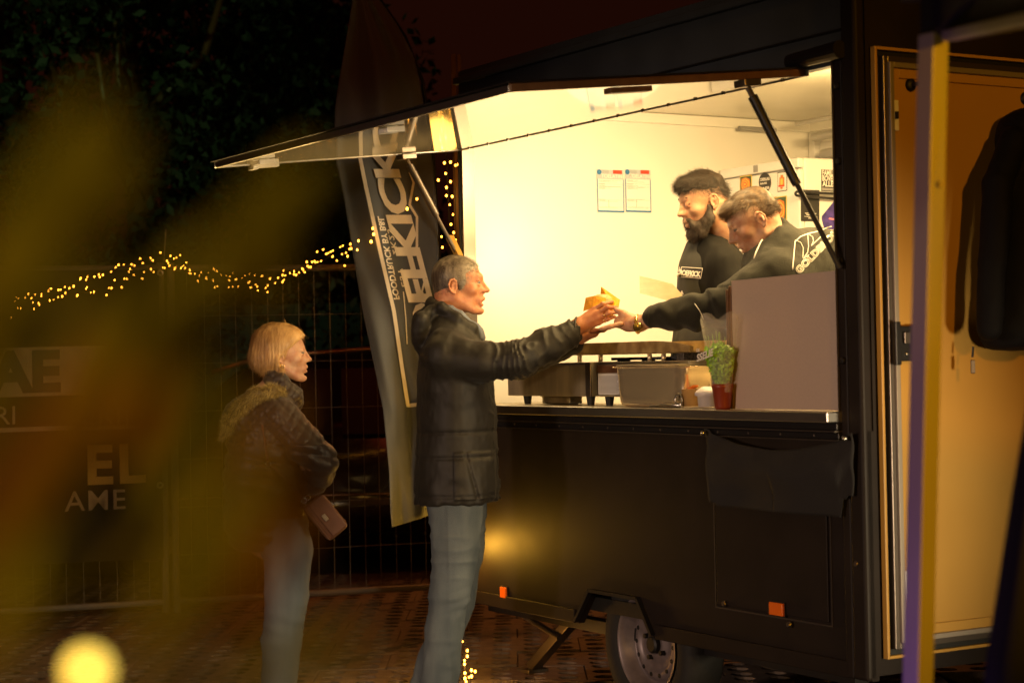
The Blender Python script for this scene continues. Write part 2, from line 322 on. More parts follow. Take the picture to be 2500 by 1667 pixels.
# ---- raised flap
FL, FR, FA, FZ, FO = -1.405, .955, 1.152, ZH - .004, 2.214
fv = Vector((0, -FA, FO - FZ)); fl = fv.length; fd = fv.normalized(); fn = Vector((1, 0, 0)).cross(fd).normalized()
if fn.z < 0: fn = -fn
def FP(s, a, n=0.0): return Vector((s, -.012, FZ)) + fd * a + fn * n     # point on the flap underside
def fbox(name, s0, s1, a_0, a_1, n0, n1, m, bevel=0):
    c = FP((s0 + s1) / 2, (a_0 + a_1) / 2, (n0 + n1) / 2)
    return MB().obox(c, ((s1 - s0) / 2, 0, 0), fd * (a_1 - a_0) / 2, fn * (n1 - n0) / 2).build(name, m, T, bevel=bevel)
fbox('flap_panel', FL + .012, FR - .012, .0, fl - .02, .0, .019, M['flap'])
fbox('flap_frame', FL, FL + .011, .0, fl, -.004, .020, M['alu'], .003)
fbox('flap_frame', FR - .011, FR, .0, fl, -.004, .022, M['brown'], .003)  # warm light on the aluminium end put into its colour
fbox('flap_frame', FL + .0115, FR - .0115, fl - .0195, fl, -.004, .020, M['alu'], .003)
fbox('flap_skin', FL - .01, FR + .008, -.02, fl + .012, .0225, .028, M['blackpaint'], .002)
fbox('flap_hinge', FL, FR, -.012, -.001, -.004, .020, M['alu'])
for k in range(14):
    s = FL + .1 + k * .165
    MB().obox(FP(s, .006, -.003), (.006, 0, 0), fd * .004, fn * .003).build('flap_screw', M['aludark'], T)
def latch(s, a, r=0):
    u = Vector((1, 0, 0)); 
    m = MB()
    m.obox(FP(s, a, -.012), u * .008, fd * .035, fn * .010); m.obox(FP(s + .055, a, -.012), u * .008, fd * .035, fn * .010)
    m.obox(FP(s + .027, a + .03, -.012), u * .020, fd * .008, fn * .008)
    m.build('flap_latch', M['white'], T, bevel=.002)
latch(-1.18, fl - .11); latch(-.05, fl - .10)
p = FP(-1.40, fl - .22, -.008)
MB().obox(p, (.02, 0, 0), fd * .06, fn * .008).obox(p + fd * .05, (.03, 0, 0), fd * .012, fn * .014).build('flap_latch', M['white'], T, bevel=.002)
MB().obox(FP(FR - .01, .72, -.016), (.02, 0, 0), fd * .08, fn * .009).build('flap_latch', M['brown'], T, bevel=.002)
# gas struts
def strut(s, a_top, low, r, mats):
    top = FP(s, a_top, -.028); low = Vector(low); v = low - top; mid = top + v * .52
    MB().obox(FP(s, a_top, -.014), (.03, 0, 0), fd * .035, fn * .012).build('strut_bracket', M['aludark'], T, bevel=.003)
    MB().tube([top, top + v * .05], r * .6, 10).build('strut_end', M['aludark'], T)
    MB().tube([top + v * .05, mid, mid + v * .02], [r, r, r * .9], 14).build('strut_cylinder', mats, T)
    MB().tube([mid + v * .02, low], r * .52, 10).build('strut_rod', mats, T)
lo_r = P3(2050, 655, 'd', -.035)
strut(.93, .23, lo_r, .017, M['blackpaint'])
lo_l = P3(1126, 640, 'd', -.035)
strut(-1.385, .275, lo_l, .016, M['aludark'])
q0, q1 = Vector(P3(1098, 578, 'd', -.055)), Vector(P3(1122, 628, 'd', -.055))
MB().obox((q0 + q1) / 2, (q1 - q0) / 2, (.014, 0, .006), (0, .012, 0)).build('strut_guard', M['cream'], T)
# ---- rear face with its door
SR = S1 + .001
def dz(px, py): p = hit(px, py, 's', S1); return p[1], p[2]
dg = [dz(x, 863)[0] for x in (2140, 2146, 2156, 2167, 2177, 2196)]
zt, zb = dz(2124, 115)[1], .415
def frame(name, d0, d1, z0, z1, wd, o0, o1, m, bevel=.002):
    MB().box((SR + o0, d0, z0), (SR + o1, d0 + wd, z1)).build(name, m, T, bevel=bevel)
    MB().box((SR + o0, d0 + wd, z1 - wd), (SR + o1, d1, z1)).build(name, m, T, bevel=bevel)
    MB().box((SR + o0, d0 + wd, z0), (SR + o1, d1, z0 + wd)).build(name, m, T, bevel=bevel)
D1 = 1.62
frame('door_trim', dg[0], D1, zb, zt, dg[1] - dg[0], 0, .022, M['cream'])
frame('door_gasket', dg[1], D1, zb + .010, zt - .010, dg[2] - dg[1], 0, .006, M['black'], 0)
frame('door_frame', dg[2], D1, zb + .03, zt - .03, dg[3] - dg[2], 0, .030, M['aludark'])
frame('door_frame', dg[3], D1, zb + .05, zt - .05, dg[4] - dg[3], 0, .040, mat('dull_aluminium', (.30, .26, .22), .55, .5))
frame('door_border', dg[4], D1, zb + .065, zt - .065, dg[5] - dg[4], 0, .026, M['cream'])
MB().box((SR, dg[5], zb + .065 + dg[5] - dg[4]), (SR + .016, D1, zt - .065 - (dg[5] - dg[4]))).build('door_panel', M['cream'], T)
def disc(px, py, r, m, name, off=.02):
    d, z = dz(px, py)
    return MB().lathe([(.001, .012), (r * .7, .011), (r, .004), (r, 0)], 20).build(name, m, T, smooth=True), d, z, off
for px, py in ((2213, 210), (2493, 243)):
    o, d, z, off = disc(px, py, .022, M['black'], 'coat_hook')
    o.matrix_local = Matrix.Translation((SR + .017, d, z)) @ Matrix.Rotation(math.pi / 2, 4, 'Y')
    MB().tube([(SR + .02, d, z), (SR + .07, d + .005, z), (SR + .085, d + .008, z + .02)], .007, 8).build('hook_pin', M['blackpaint'], o.parent)
d0_, z0_ = dz(2157, 797); d1_, z1_ = dz(2230, 881)
MB().box((SR + .042, d0_, z1_), (SR + .055, d1_, z0_)).build('door_latch_plate', M['blackpaint'], T, bevel=.003)
MB().box((SR + .042, d0_ - .004, z1_ - .012), (SR + .062, d0_ + .018, z0_ + .014)).build('door_latch_plate', M['blackpaint'], T, bevel=.003)
MB().box((SR + .056, d0_ + .03, (z0_ + z1_) / 2), (SR + .066, d0_ + .055, z0_ - .02)).build('latch_bolt', M['aludark'], T, bevel=.002)
for i, (u, v) in enumerate(((.08, .06), (.08, .94), (.62, .12), (.95, .12), (.62, .86), (.95, .86), (.35, .2), (.08, .5))):
    MB().lathe([(.001, .006), (.005, .004), (.006, 0)], 10).build('latch_screw', M['alu'], T).matrix_local = \
        Matrix.Translation((SR + .0555, d0_ + u * (d1_ - d0_), z1_ + v * (z0_ - z1_))) @ Matrix.Rotation(math.pi / 2, 4, 'Y')
for py, hg in ((285, .10), (1425, .09)):
    d, z = dz(2160 if py < 900 else 2189, py)
    MB().box((SR + .028, d, z - hg / 2), (SR + .040, d + .025, z + hg / 2)).build('door_catch', M['white'], T, bevel=.003)
    MB().box((SR + .041, d + .006, z - .012), (SR + .046, d + .018, z + .012)).build('catch_slot', M['black'], T)
# ---- end wall posters, fridge with its stickers --------------------------------
def make_poster(px0, px1, lab):
    s = S0 + .031; p0 = hit(px0, 430, 's', s); p1 = hit(px1, 430, 's', s); d0, d1 = p0[1], p1[1]
    zt_ = hit((px0 + px1) / 2, 414, 's', s)[2]; zb_ = hit((px0 + px1) / 2, 519, 's', s)[2]
    o = empty('poster', TW(s, (d0 + d1) / 2, zb_), TROT, label=lab, cat='poster')
    W, H = d1 - d0, zt_ - zb_
    def bx(name, u0, u1, v0, v1, off, m): MB().box((.001 + off, -W/2 + u0 * W, v0 * H), (.0018 + off, -W/2 + u1 * W, v1 * H)).build(name, m, o)
    bx('sheet', 0, 1, 0, 1, 0, M['paper'])
    bx('top_band', .01, .99, .77, .99, .001, M['palegrey'])
    for u0, u1, v0, v1 in ((.01, .035, .02, .77), (.965, .99, .02, .77), (.01, .99, 0.005, .045)): bx('border', u0, u1, v0, v1, .002, M['blue'])
    bx('red_label', .60, .93, .90, .985, .003, M['red'])
    MB().lathe([(.001, 0), (.012, 0), (.012, .0006)], 20).build('round_logo', M['blue'], o).matrix_local = Matrix.Translation((.004, -W/2 + .09 * W, .93 * H)) @ Matrix.Rotation(math.pi / 2, 4, 'Y')
    for k in range(3): bx('print_line', .2, .45, .955 - k * .025, .963 - k * .025, .003, M['inkgrey'])
    for v in (.74, .725, .70, .66, .64, .615, .60, .57, .555, .54, .27, .255, .10, .30):
        bx('print_line', .08, random.choice((.3, .5, .9, .75)), v, v + .005, .0012, M['inkgrey'])
    for v in (.655, .59, .285, .125): bx('rule_line', .06, .94, v, v + .004, .0012, M['inkgrey'])
    bx('rule_line', .42, .43, .125, .285, .0014, M['inkgrey'])
    text_on('TOELATING', lambda x, y: (.0045, -W/2 + .16 * W + x, .80 * H + y), M['letter'], o, size=W * .165, bold=.03)
    return o
make_poster(1456, 1522, 'left one of two white and blue permit posters on the cream wall')
make_poster(1525, 1588, 'right one of two white and blue permit posters on the cream wall')
FD = 1.40; fs0, fs1 = S0 + .05, -.788; FH = 2.292 - .456
fr = empty('fridge', TW((fs0 + fs1) / 2, (FD + 1.98) / 2, .456), TROT, label='tall white fridge covered in stickers behind the two servers', cat='fridge')
hw, hd = (fs1 - fs0) / 2, (1.98 - FD) / 2
MB().box((-hw, -hd + .03, 0), (hw, hd, FH)).build('cabinet', M['white'], fr, bevel=.012, seg=3)
MB().box((-hw + .002, -hd, .08), (hw - .002, -hd + .028, FH - .052)).build('door', M['white'], fr, bevel=.008, seg=3)
MB().box((-hw + .002, -hd - .004, FH - .046), (hw - .002, -hd + .028, FH - .002)).build('control_panel', M['white'], fr, bevel=.006)
MB().box((-.03, -hd - .007, FH - .040), (.0, -hd - .0045, FH - .008)).build('display', M['inkgrey'], fr)
def fridge_pt(px, py, side='f'):
    if side == 'f': p = hit(px, py, 'd', FD); return p[0] - (fs0 + fs1) / 2, p[2] - .456
    p = hit(px, py, 's', fs1); return p[1] - (FD + 1.98) / 2, p[2] - .456
def sticker(pts, side, m, lab, off=0.0, parent=None, name='sticker'):
    """flat print with its corners given on the fridge front or side"""
    q = [fridge_pt(x, y, side) for x, y in pts]
    f = (lambda e: (lambda u, v: (u, -hd - .0005 - e, v))) if side == 'f' else (lambda e: (lambda u, v: (hw + .0005 + e, u, v)))
    return MB().prism(q, f(off), f(off + .001)).build(name, m, parent or fr)
def qd(x0, y0, x1, y1, sl): return [(x0, y1), (x1, y1 + sl * (x1 - x0)), (x1, y0 + sl * (x1 - x0)), (x0, y0)]
def stk_text(t, px, py, side, m, wh, off=.002, bold=.03, **k):
    (ua, va), (ub, vb) = fridge_pt(px, py, side), fridge_pt(px + wh[0], py - wh[1], side); me = text_mesh(t, 1.0, bold); xs = [v.co.x for v in me.vertices]; bpy.data.meshes.remove(me)
    kx, ky, x0_ = (ub - ua) / (max(xs) - min(xs)), (vb - va) / .72, min(xs); sl_ = -(.13 if side == 'f' else 0) * 0
    u0, v0 = fridge_pt(px, py, side)
    fn_ = (lambda x, y: (u0 + (x - x0_) * kx, -hd - off, v0 + y * ky)) if side == 'f' else (lambda x, y: (hw + off, u0 + (x - x0_) * kx, v0 + y * ky))
    return text_on(t, fn_, m, fr, size=1.0, bold=bold, **k)
SLF = -.14
# front stickers
for (x0, y0, x1, y1) in ((1807, 431, 1836, 474), (1866, 484, 1888, 548), (1889, 482, 1921, 549)):
    sticker(qd(x0, y0, x1, y1, SLF), 'f', M['yellowprint'], '')
    sticker(qd(x0 + 1.5, y0 + 2, x1 - 1.5, y1 - 2, SLF), 'f', M['greenprint'], '', .001)
    cx, cy = (x0 + x1) / 2, (y0 + y1) / 2 + SLF * (x1 - x0) / 2; rx, ry = (x1 - x0) * .45, (y1 - y0) * .45
    for k, (sc_, m_) in enumerate(((1, 'orangeprint'), (.78, 'yellowprint'), (.66, 'orangeprint'), (.46, 'yellowprint'), (.34, 'red'), (.18, 'yellowprint'))):
        nn = 12 if k else 8
        sticker([(cx + rx * sc_ * math.cos(q * 2 * math.pi / nn) * (1 if q % 2 else .86), cy + ry * sc_ * math.sin(q * 2 * math.pi / nn) * (1 if q % 2 else .86)) for q in range(nn)], 'f', M[m_], '', .002 + k * .0008)
sticker([(1868 + 15 * math.cos(a * math.pi / 14), 446 + 24 * math.sin(a * math.pi / 14)) for a in range(28)], 'f', M['ink'], '')
for t, x, y, s_ in (('TERUG', 1856.5, 441, (23, 8.5)), ('NAAR', 1856.5, 451.5, (17, 7)), ('BASIS', 1857, 464, (22, 9))):
    stk_text(t, x, y, 'f', M['letter'], s_, bold=.04)
sticker(qd(1856, 442, 1880, 443, SLF), 'f', M['letter'], '', .002)
sticker(qd(1899, 421, 1922, 469, SLF), 'f', M['ink'], ''); sticker(qd(1900.3, 423, 1920.7, 467, SLF), 'f', M['paper'], '', .001)
for k, (x0, y0, x1, y1, m_) in enumerate(((1907, 428, 1913, 436, 'orangeprint'), (1904.5, 434, 1916, 455, 'orangeprint'), (1907.5, 437, 1913, 452, 'yellowprint'), (1903, 453, 1917, 457, 'red'), (1908, 457, 1913, 462, 'orangeprint'))):
    sticker(qd(x0, y0, x1, y1, SLF), 'f', M[m_], '', .002 + k * .0008)
# side stickers
sticker(qd(2005, 414, 2041, 467, .06), 's', M['ink'], '')
for k, t in enumerate(('FAMILIE', 'BOVEN', 'ALLES')):
    stk_text(t, 2007, 428 + k * 13.5, 's', M['letter'], (32, 11.5), bold=.035)
sticker(qd(2006, 458.5, 2040, 465, .06), 's', M['inkgrey'], '', .001)
sticker(qd(1955, 463, 2000, 540, .04), 's', M['ink'], '')
for y0, y1, x0, x1 in ((520, 521.5, 1965, 1992), (523.5, 525, 1968, 1990), (528, 529, 1963, 1994), (532, 533.5, 1973, 1985), (469, 470, 1965, 1993)):
    sticker(qd(x0, y0, x1, y1, .04), 's', M['letter'], '', .001)
sticker([(2006, 536), (2006, 528), (2034, 494), (2050, 494), (2050, 560), (2012, 560)], 's', M['purpleprint'], '')
sticker([(2023, 532), (2045, 534), (2045, 539), (2023, 536)], 's', mat('pink_print', (.75, .25, .35), .5), '', .001)
hnd = []
for k in range(9):
    q = math.pi / 2 + k * math.pi / 8
    hnd.append((1937 + 4 * math.cos(q), 474.5 - 5 * math.sin(q)))
path = [(2046, 475.5), (1937, 469.5)] + [(1936 - 4.5 * math.sin(k * math.pi / 6), 474.5 - 5 * math.cos(k * math.pi / 6)) for k in range(1, 6)] + [(1937, 479.5), (2046, 488)]
pp = [fridge_pt(x, y, 's') for x, y in path]
MB().tube([(hw + .03, u, v) for u, v in pp], .006, 8).build('towel_rail', M['blackpaint'], fr, smooth=True)
# ---- fluorescent lamp on the ceiling (its light is lit at the top of the script)
lm = empty('ceiling_lamp', TW(.1, .22, 2.545), TROT, label='long white tube lamp fixed under the trailer ceiling', cat='ceiling lamp')
MB().box((-.68, -.05, -.035), (.68, .05, 0)).build('housing', M['white'], lm, bevel=.004)
MB().tube([(-.64, 0, -.052), (.64, 0, -.052)], .013, 12).build('lit_tube', M['tube'], lm, smooth=True)
# ---- grey screen standing on the counter
g0 = P3(1775, 690, 'd', .012); g1 = P3(2056, 662, 'd', .012)
zl, zr = P3(1783, 686, 'd', .012)[2], P3(2050, 660, 'd', .012)[2]
gs = empty('counter_screen', TW((g0[0] + g1[0]) / 2, .02, ZC), TROT, label='grey laminate screen board standing on the right end of the counter', cat='screen board')
hs = (g1[0] - g0[0]) / 2
MB().prism([(-hs + .028, .001), (hs - .03, .001), (hs - .03, zr - ZC), (-hs + .028, zl - ZC)], lambda u, v: (u, -.010, v), lambda u, v: (u, .008, v)).build('board', M['grey'], gs)
MB().box((-hs, -.016, .001), (-hs + .012, .14, zl - ZC - .03)).build('edge_post', M['brown'], gs, bevel=.002)  # warm light along the board edge put into its colour
MB().box((-hs + .0125, -.014, .001), (-hs + .027, .012, zl - ZC - .018)).build('edge_strip', M['brown'], gs, bevel=.002)  # same painted warm light as on the edge beside it
# ---- black tarp tied below the counter
c0 = P3(1736, 1052, 'd', -.03); c1 = P3(2083, 1063, 'd', -.03)
tp = empty('tarp', TW((c0[0] + c1[0]) / 2, -.03, c0[2]), TROT, label='black tarp sagging from two studs below the grey screen', cat='tarp')
nx, nz = 60, 24; W = c1[0] - c0[0]; tv = []; tf = []
for j in range(nz + 1):
    for i in range(nx + 1):
        u, v = i / nx, j / nz; sag = .055 * math.sin(math.pi * u) * (1 - v) + .01 * v
        dp = -.012 - .030 * math.sin(math.pi * u) * math.exp(-((v - .35) / .3) ** 2) - .012 * math.sin(9 * u + 3 * v) * v - .010 * math.cos(22 * (u - .5) * (1.1 - v)) * (1 - v) * .6
        spread = 1.10 - .10 * v if False else 1
        tv.append((-W / 2 * 1.04 + W * 1.04 * u * spread + .015 * (v) * (1 if u < .5 else -1), dp, .012 * (abs(u - .5) > .46) - sag - v * (.255 - .06 * (u > .93)) ))
for j in range(nz):
    for i in range(nx): tf.append((j*(nx+1)+i, j*(nx+1)+i+1, (j+1)*(nx+1)+i+1, (j+1)*(nx+1)+i))
mb = MB(); mb.add(tv, tf); o = mb.build('cloth', M['canvas'], tp, smooth=True); sd = o.modifiers.new('thick', 'SOLIDIFY'); sd.thickness = .003
for x in (-W / 2, W / 2):
    MB().lathe([(.001, .016), (.007, .013), (.009, .004), (.006, 0)], 14).build('stud', M['alu'], tp, smooth=True).matrix_local = Matrix.Translation((x, -.030, -.006)) @ Matrix.Rotation(math.pi / 2, 4, 'X')

for k in range(14):
    MB().lathe([(.001, .003), (.004, .002), (.005, 0)], 8).build('trim_screw', M['aludark'], T).matrix_local = Matrix.Translation((S0 + .12 + k * .175, -.0285, ZC - .081)) @ Matrix.Rotation(math.pi / 2, 4, 'X')
# ================================================================== THINGS ON THE COUNTER
def on_counter(name, px, d, **k):
    s = P3(px, 980, 'd', d)[0]; return empty(name, TW(s, d, ZC), TROT, **k), s
def cs(px, d): return P3(px, 960, 'd', d)[0]
DF = .07
for (x0, x1, lab, nm) in ((1237, 1440, 'long stainless steel griddle body on black feet at the left of the counter', 'griddle'),
                          (1459, 1682, 'stainless steel gas burner with warning label behind the steel food pan', 'gas_burner')):
    s0, s1 = cs(x0, DF), cs(x1, DF); g, s_ = on_counter(nm, (x0 + x1) / 2, DF, label=lab, cat='griddle' if nm == 'griddle' else 'gas burner')
    hw_ = (s1 - s0) / 2; zt_ = P3(1350, 886, 'd', DF)[2] - ZC
    MB().box((-hw_, 0, .036), (hw_, .27, zt_)).build('housing', M['steel'], g, bevel=.003)
    MB().box((-hw_ + .002, -.006, zt_ - .012), (hw_ - .002, .27, zt_ + .001)).build('top_rim', M['alu'], g, bevel=.002)
    for x in ((-hw_ * .65, hw_ * .85) if nm == 'griddle' else (-hw_ * .90, hw_ * .8)):
        MB().lathe([(.001, 0), (.014, 0), (.019, .036), (.001, .036)], 14).build('foot', M['black'], g).location = (x, .03, 0)
    if nm == 'griddle':
        MB().box((hw_ - .03, -.008, .036), (hw_ + .008, -.0005, zt_)).build('side_profile', M['aludark'], g, bevel=.002)
    else:
        MB().box((-hw_ + .01, -.009, .045), (-hw_ + .20, -.0065, zt_ - .045)).build('warning_label', M['paper'], g)
        MB().box((-hw_ + .004, -.009, zt_ - .043), (-hw_ + .30, -.0065, zt_ - .014)).build('copper_strip', M['brown'], g)
        for k in range(15):
            z = .052 + k * (zt_ - .105) / 15
            MB().box((-hw_ + .016, -.0100, z), (-hw_ + random.uniform(.14, .19), -.0092, z + .0018)).build('print_line', M['inkgrey'], g)
s0, s1 = cs(1352, .06), cs(1668, .06); zt_ = P3(1550, 834, 'd', .1)[2]; zb_ = P3(1550, 864, 'd', .1)[2]
pl = empty('griddle_plate', TW((s0 + s1) / 2, .1, ZC), TROT, label='browned flat griddle plate tray raised over the burners', cat='griddle plate')
hw_ = (s1 - s0) / 2; vs = []; fs = []; NP = 26
for i in range(NP + 1):
    u = i / NP; x = -hw_ + 2 * hw_ * u; drop = .022 * max(0, (u - .72) / .28) ** 2
    for (y, z) in ((0, zb_), (-.006, zb_ + .004), (-.006, zt_ - drop), (0, zt_ - drop), (.012, zt_ - .004 - drop), (.012, zb_ + .006), (.30, zb_ + .006), (.30, zt_ - drop), (.31, zt_ - drop), (.31, zb_)):
        vs.append((x, y, z - ZC))
for i in range(NP):
    for k in range(10): fs.append((i * 10 + k, i * 10 + (k + 1) % 10, (i + 1) * 10 + (k + 1) % 10, (i + 1) * 10 + k))
fs += [tuple(range(10)), tuple(NP * 10 + k for k in range(10))]
MB().add(vs, fs).build('plate', M['griddle'], pl)
for px in (1417, 1468, 1588, 1622):
    x = cs(px, .1) - (s0 + s1) / 2
    MB().tube([(x, .0, P3(1450, 886, 'd', .1)[2] - ZC), (x, .0, zb_ - ZC)], .009, 10).build('support_tube', M['steel'], pl, smooth=True)
for px in (1500, 1560, 1610):
    x = cs(px, .2) - (s0 + s1) / 2; zz = P3(1500, 885, 'd', .1)[2] - ZC
    mb = MB()
    for a in range(4):
        q = a * math.pi / 2 + .4; mb.obox((x + .03 * math.cos(q), .15 + .03 * math.sin(q), zz + .014), (.03 * math.cos(q), .03 * math.sin(q), 0), (-.003 * math.sin(q), .003 * math.cos(q), 0), (0, 0, .006))
    mb.lathe([(.001, 0), (.03, 0), (.026, .010), (.001, .012)], 16, (x, .15, zz)).build('burner_grate', M['black'], pl)
sb = cs(1668, .12) - (s0 + s1) / 2
MB().box((sb - .025, .01, P3(1668, 884, 'd', .12)[2] - ZC), (sb + .02, .09, P3(1668, 857, 'd', .12)[2] - ZC)).build('fuel_box', mat('speckled_metal', (.25, .22, .2), .5, .6, col2=(.05, .045, .04), vscale=150), pl, bevel=.002)
# gastronorm pan
def pan(name, s0, s1, d0, d1, h, lab, cat, m):
    g = empty(name, TW((s0 + s1) / 2, (d0 + d1) / 2, ZC), TROT, label=lab, cat=cat); hx, hy = (s1 - s0) / 2, (d1 - d0) / 2
    rings = [(.80, .80, 0), (.90, .88, .004), (.945, .93, .018), (.97, .96, .07), (.985, .98, h - .028), (1.0, 1.0, h - .024), (1.0, 1.0, h - .004), (1.01, 1.01, h), (1.12, 1.10, h + .001), (1.12, 1.10, h + .004),
             (.99, .99, h + .003), (.96, .95, h - .02), (.92, .92, .02), (.8, .8, .008)]
    n = 64; vs = []
    for a, b, z in rings:
        for k in range(n):
            q = 2 * math.pi * k / n; e = .28
            c, s_ = math.cos(q), math.sin(q)
            vs.append((hx * a * math.copysign(abs(c) ** e, c), hy * b * math.copysign(abs(s_) ** e, s_), z))
    m_ = len(rings); fs = [(i*n+k, i*n+(k+1)%n, (i+1)*n+(k+1)%n, (i+1)*n+k) for i in range(m_-1) for k in range(n)] + [tuple(range(n)), tuple(range((m_-1)*n, m_*n))]
    MB().add(vs, fs).build('pan', m, g, smooth=True); return g
zp = P3(1590, 897, 'd', .02)[2] - ZC
gn = pan('food_pan', cs(1508, .02), cs(1678, .02), .0, .16, zp, 'deep shiny stainless steel food pan at the front of the counter', 'food pan', mat('polished_steel', (.88, .74, .50), .20, .75))
MB().box((-.20, -.085, zp + .005), (.21, .07, zp + .011)).build('lid', M['steel'], gn, bevel=.002)
pan('steel_dish', cs(1348, .2), cs(1416, .2), .14, .22, .03, 'low steel dish pushed under the griddle', 'dish', M['steel'])
# tongs
tg, _ = on_counter('tongs', 1640, -.02, label='steel tongs with a ring lying in front of the food pan', cat='tongs')
MB().tube([(-.14, 0, .006), (-.03, .005, .012), (.05, .01, .010)], [.003, .006, .007], 8).build('arm', M['alu'], tg, smooth=True)
MB().tube([(-.12, .02, .006), (-.02, .02, .016), (.05, .01, .013)], [.003, .006, .007], 8).build('arm', M['alu'], tg, smooth=True)
MB().tube([(.03 + .022 * math.cos(a * math.pi / 8), .01, .030 + .022 * math.sin(a * math.pi / 8)) for a in range(17)], .0035, 8, False).build('ring', M['alu'], tg, smooth=True)
# cup, tub, lid
cp, _ = on_counter('kraft_cup', 1690, .03, label='brown kraft paper cup beside the steel food pan', cat='cup')
MB().lathe([(.001, 0), (.030, 0), (.039, .068), (.041, .070), (.037, .069), (.029, .004), (.001, .004)], 28).build('cup', M['kraft'], cp, smooth=True)
MB().obox((.005, .0, .075), (.018, 0, .006), (0, .012, 0), (0, 0, .003)).build('paper_fold', M['orangeprint'], cp)
tb, _ = on_counter('white_tub', 1728, .0, label='white plastic tub with crumpled cling film between cup and parsley', cat='tub')
MB().lathe([(.001, 0), (.034, 0), (.038, .045), (.046, .047), (.047, .056), (.04, .066), (.022, .078), (.012, .080), (.001, .079)], 24).build('tub', mat('white_plastic', (.75, .70, .72), .35, bump=.5, bscale=40), tb, smooth=True)
ld, _ = on_counter('covered_bowl', 1716, .22, label='small steel lid with a wire handle behind the kraft cup', cat='bowl')
MB().lathe([(.055, .03), (.05, .065), (.04, .078), (.001, .082)], 24).build('lid', M['steel'], ld, smooth=True)
MB().lathe([(.001, 0), (.05, 0), (.055, .03), (.001, .031)], 24).build('bowl', M['steel'], ld, smooth=True)
MB().tube([(-.035, 0, .078), (-.028, 0, .105), (.028, 0, .108), (.035, 0, .078)], .004, 8).build('handle', M['alu'], ld, smooth=True)
tray, _ = on_counter('baking_tray', 1700, -.005, label='thin dark tray lying under the cup and parsley pot', cat='tray')
MB().box((-.05, -.035, .001), (.15, .10, .007)).build('tray', M['steel'], tray, bevel=.002)
# parsley
pp_, s_ = on_counter('parsley_pot', 1764, -.03, label='potted green parsley wrapped in clear printed film beside the grey screen', cat='potted herb')
MB().lathe([(.001, 0), (.026, 0), (.029, .01), (.036, .075), (.038, .078), (.038, .09), (.034, .09), (.001, .08)], 26).build('pot', M['terracotta'], pp_, smooth=True)
lv = mat('parsley_leaf', (.42, .78, .05), .5, var=.5, vscale=40, sss=.1)
mb = MB()
for k in range(34):
    q = random.uniform(0, 6.28); rr = random.uniform(.0, .06); h = random.uniform(.10, .20); tip = Vector((rr * math.cos(q) - .012, rr * math.sin(q) * .7, .08 + h))
    mb.tube([(.3 * rr * math.cos(q), .3 * rr * math.sin(q), .08), (tip + Vector((0, 0, -.08))) * .6 + Vector((0, 0, .05)), tip], .0012, 4)
mb.build('stems', mat('parsley_stem', (.22, .38, .05), .5), pp_)
mb = MB()
for k in range(1300):
    q = random.uniform(0, 6.28); zz = random.random(); rr = (.020 + .042 * zz ** .6) * math.sqrt(random.random())
    c = Vector((rr * math.cos(q) * 1.05 - .014 * zz, rr * math.sin(q) * .8, .092 + zz * .150 - .5 * rr * zz))
    a = Vector((random.gauss(0, 1), random.gauss(0, 1), random.gauss(0, .6))).normalized(); b = a.orthogonal().normalized(); L_ = random.uniform(.006, .012)
    mb.add([c - a * L_, c - b * L_ * .6, c + a * L_ * .5 - b * L_ * .5, c + a * L_, c + a * L_ * .4 + b * L_ * .6, c + b * L_ * .5], [(0, 1, 2, 3, 4, 5)])
o = mb.build('leaves', lv, pp_, fix=False); o['kind'] = 'stuff'
film = mat('clear_film', (.95, .95, .92), .12, alpha=.16, bump=.5, bscale=14)
vs = []; n = 26
for i in range(9):
    v = i / 8; rr = .038 + .052 * v ** .9; z = .06 + .27 * v
    for k in range(n):
        q = 2 * math.pi * k / n; r2 = rr * (1 + .10 * v * math.cos(4 * q) + .05 * v * math.sin(9 * q + 5 * v)); vs.append((r2 * math.cos(q) - .012 * v, r2 * math.sin(q) * .62, z + .015 * v * math.cos(4 * q + 1)))
fs = [(i*n+k, i*n+(k+1)%n, (i+1)*n+(k+1)%n, (i+1)*n+k) for i in range(8) for k in range(n)]
MB().add(vs, fs).build('film_sleeve', film, pp_, smooth=True, fix=False)
text_on('SSELIE', lambda x, y: (-.062 + x, -.064 + 0.10 * y, .170 + y + .22 * x), M['letter'], pp_, size=.036, bold=.04)
text_on('DE', lambda x, y: (-.075 + x, -.055, .205 + y), M['letter'], pp_, size=.016, bold=.04)
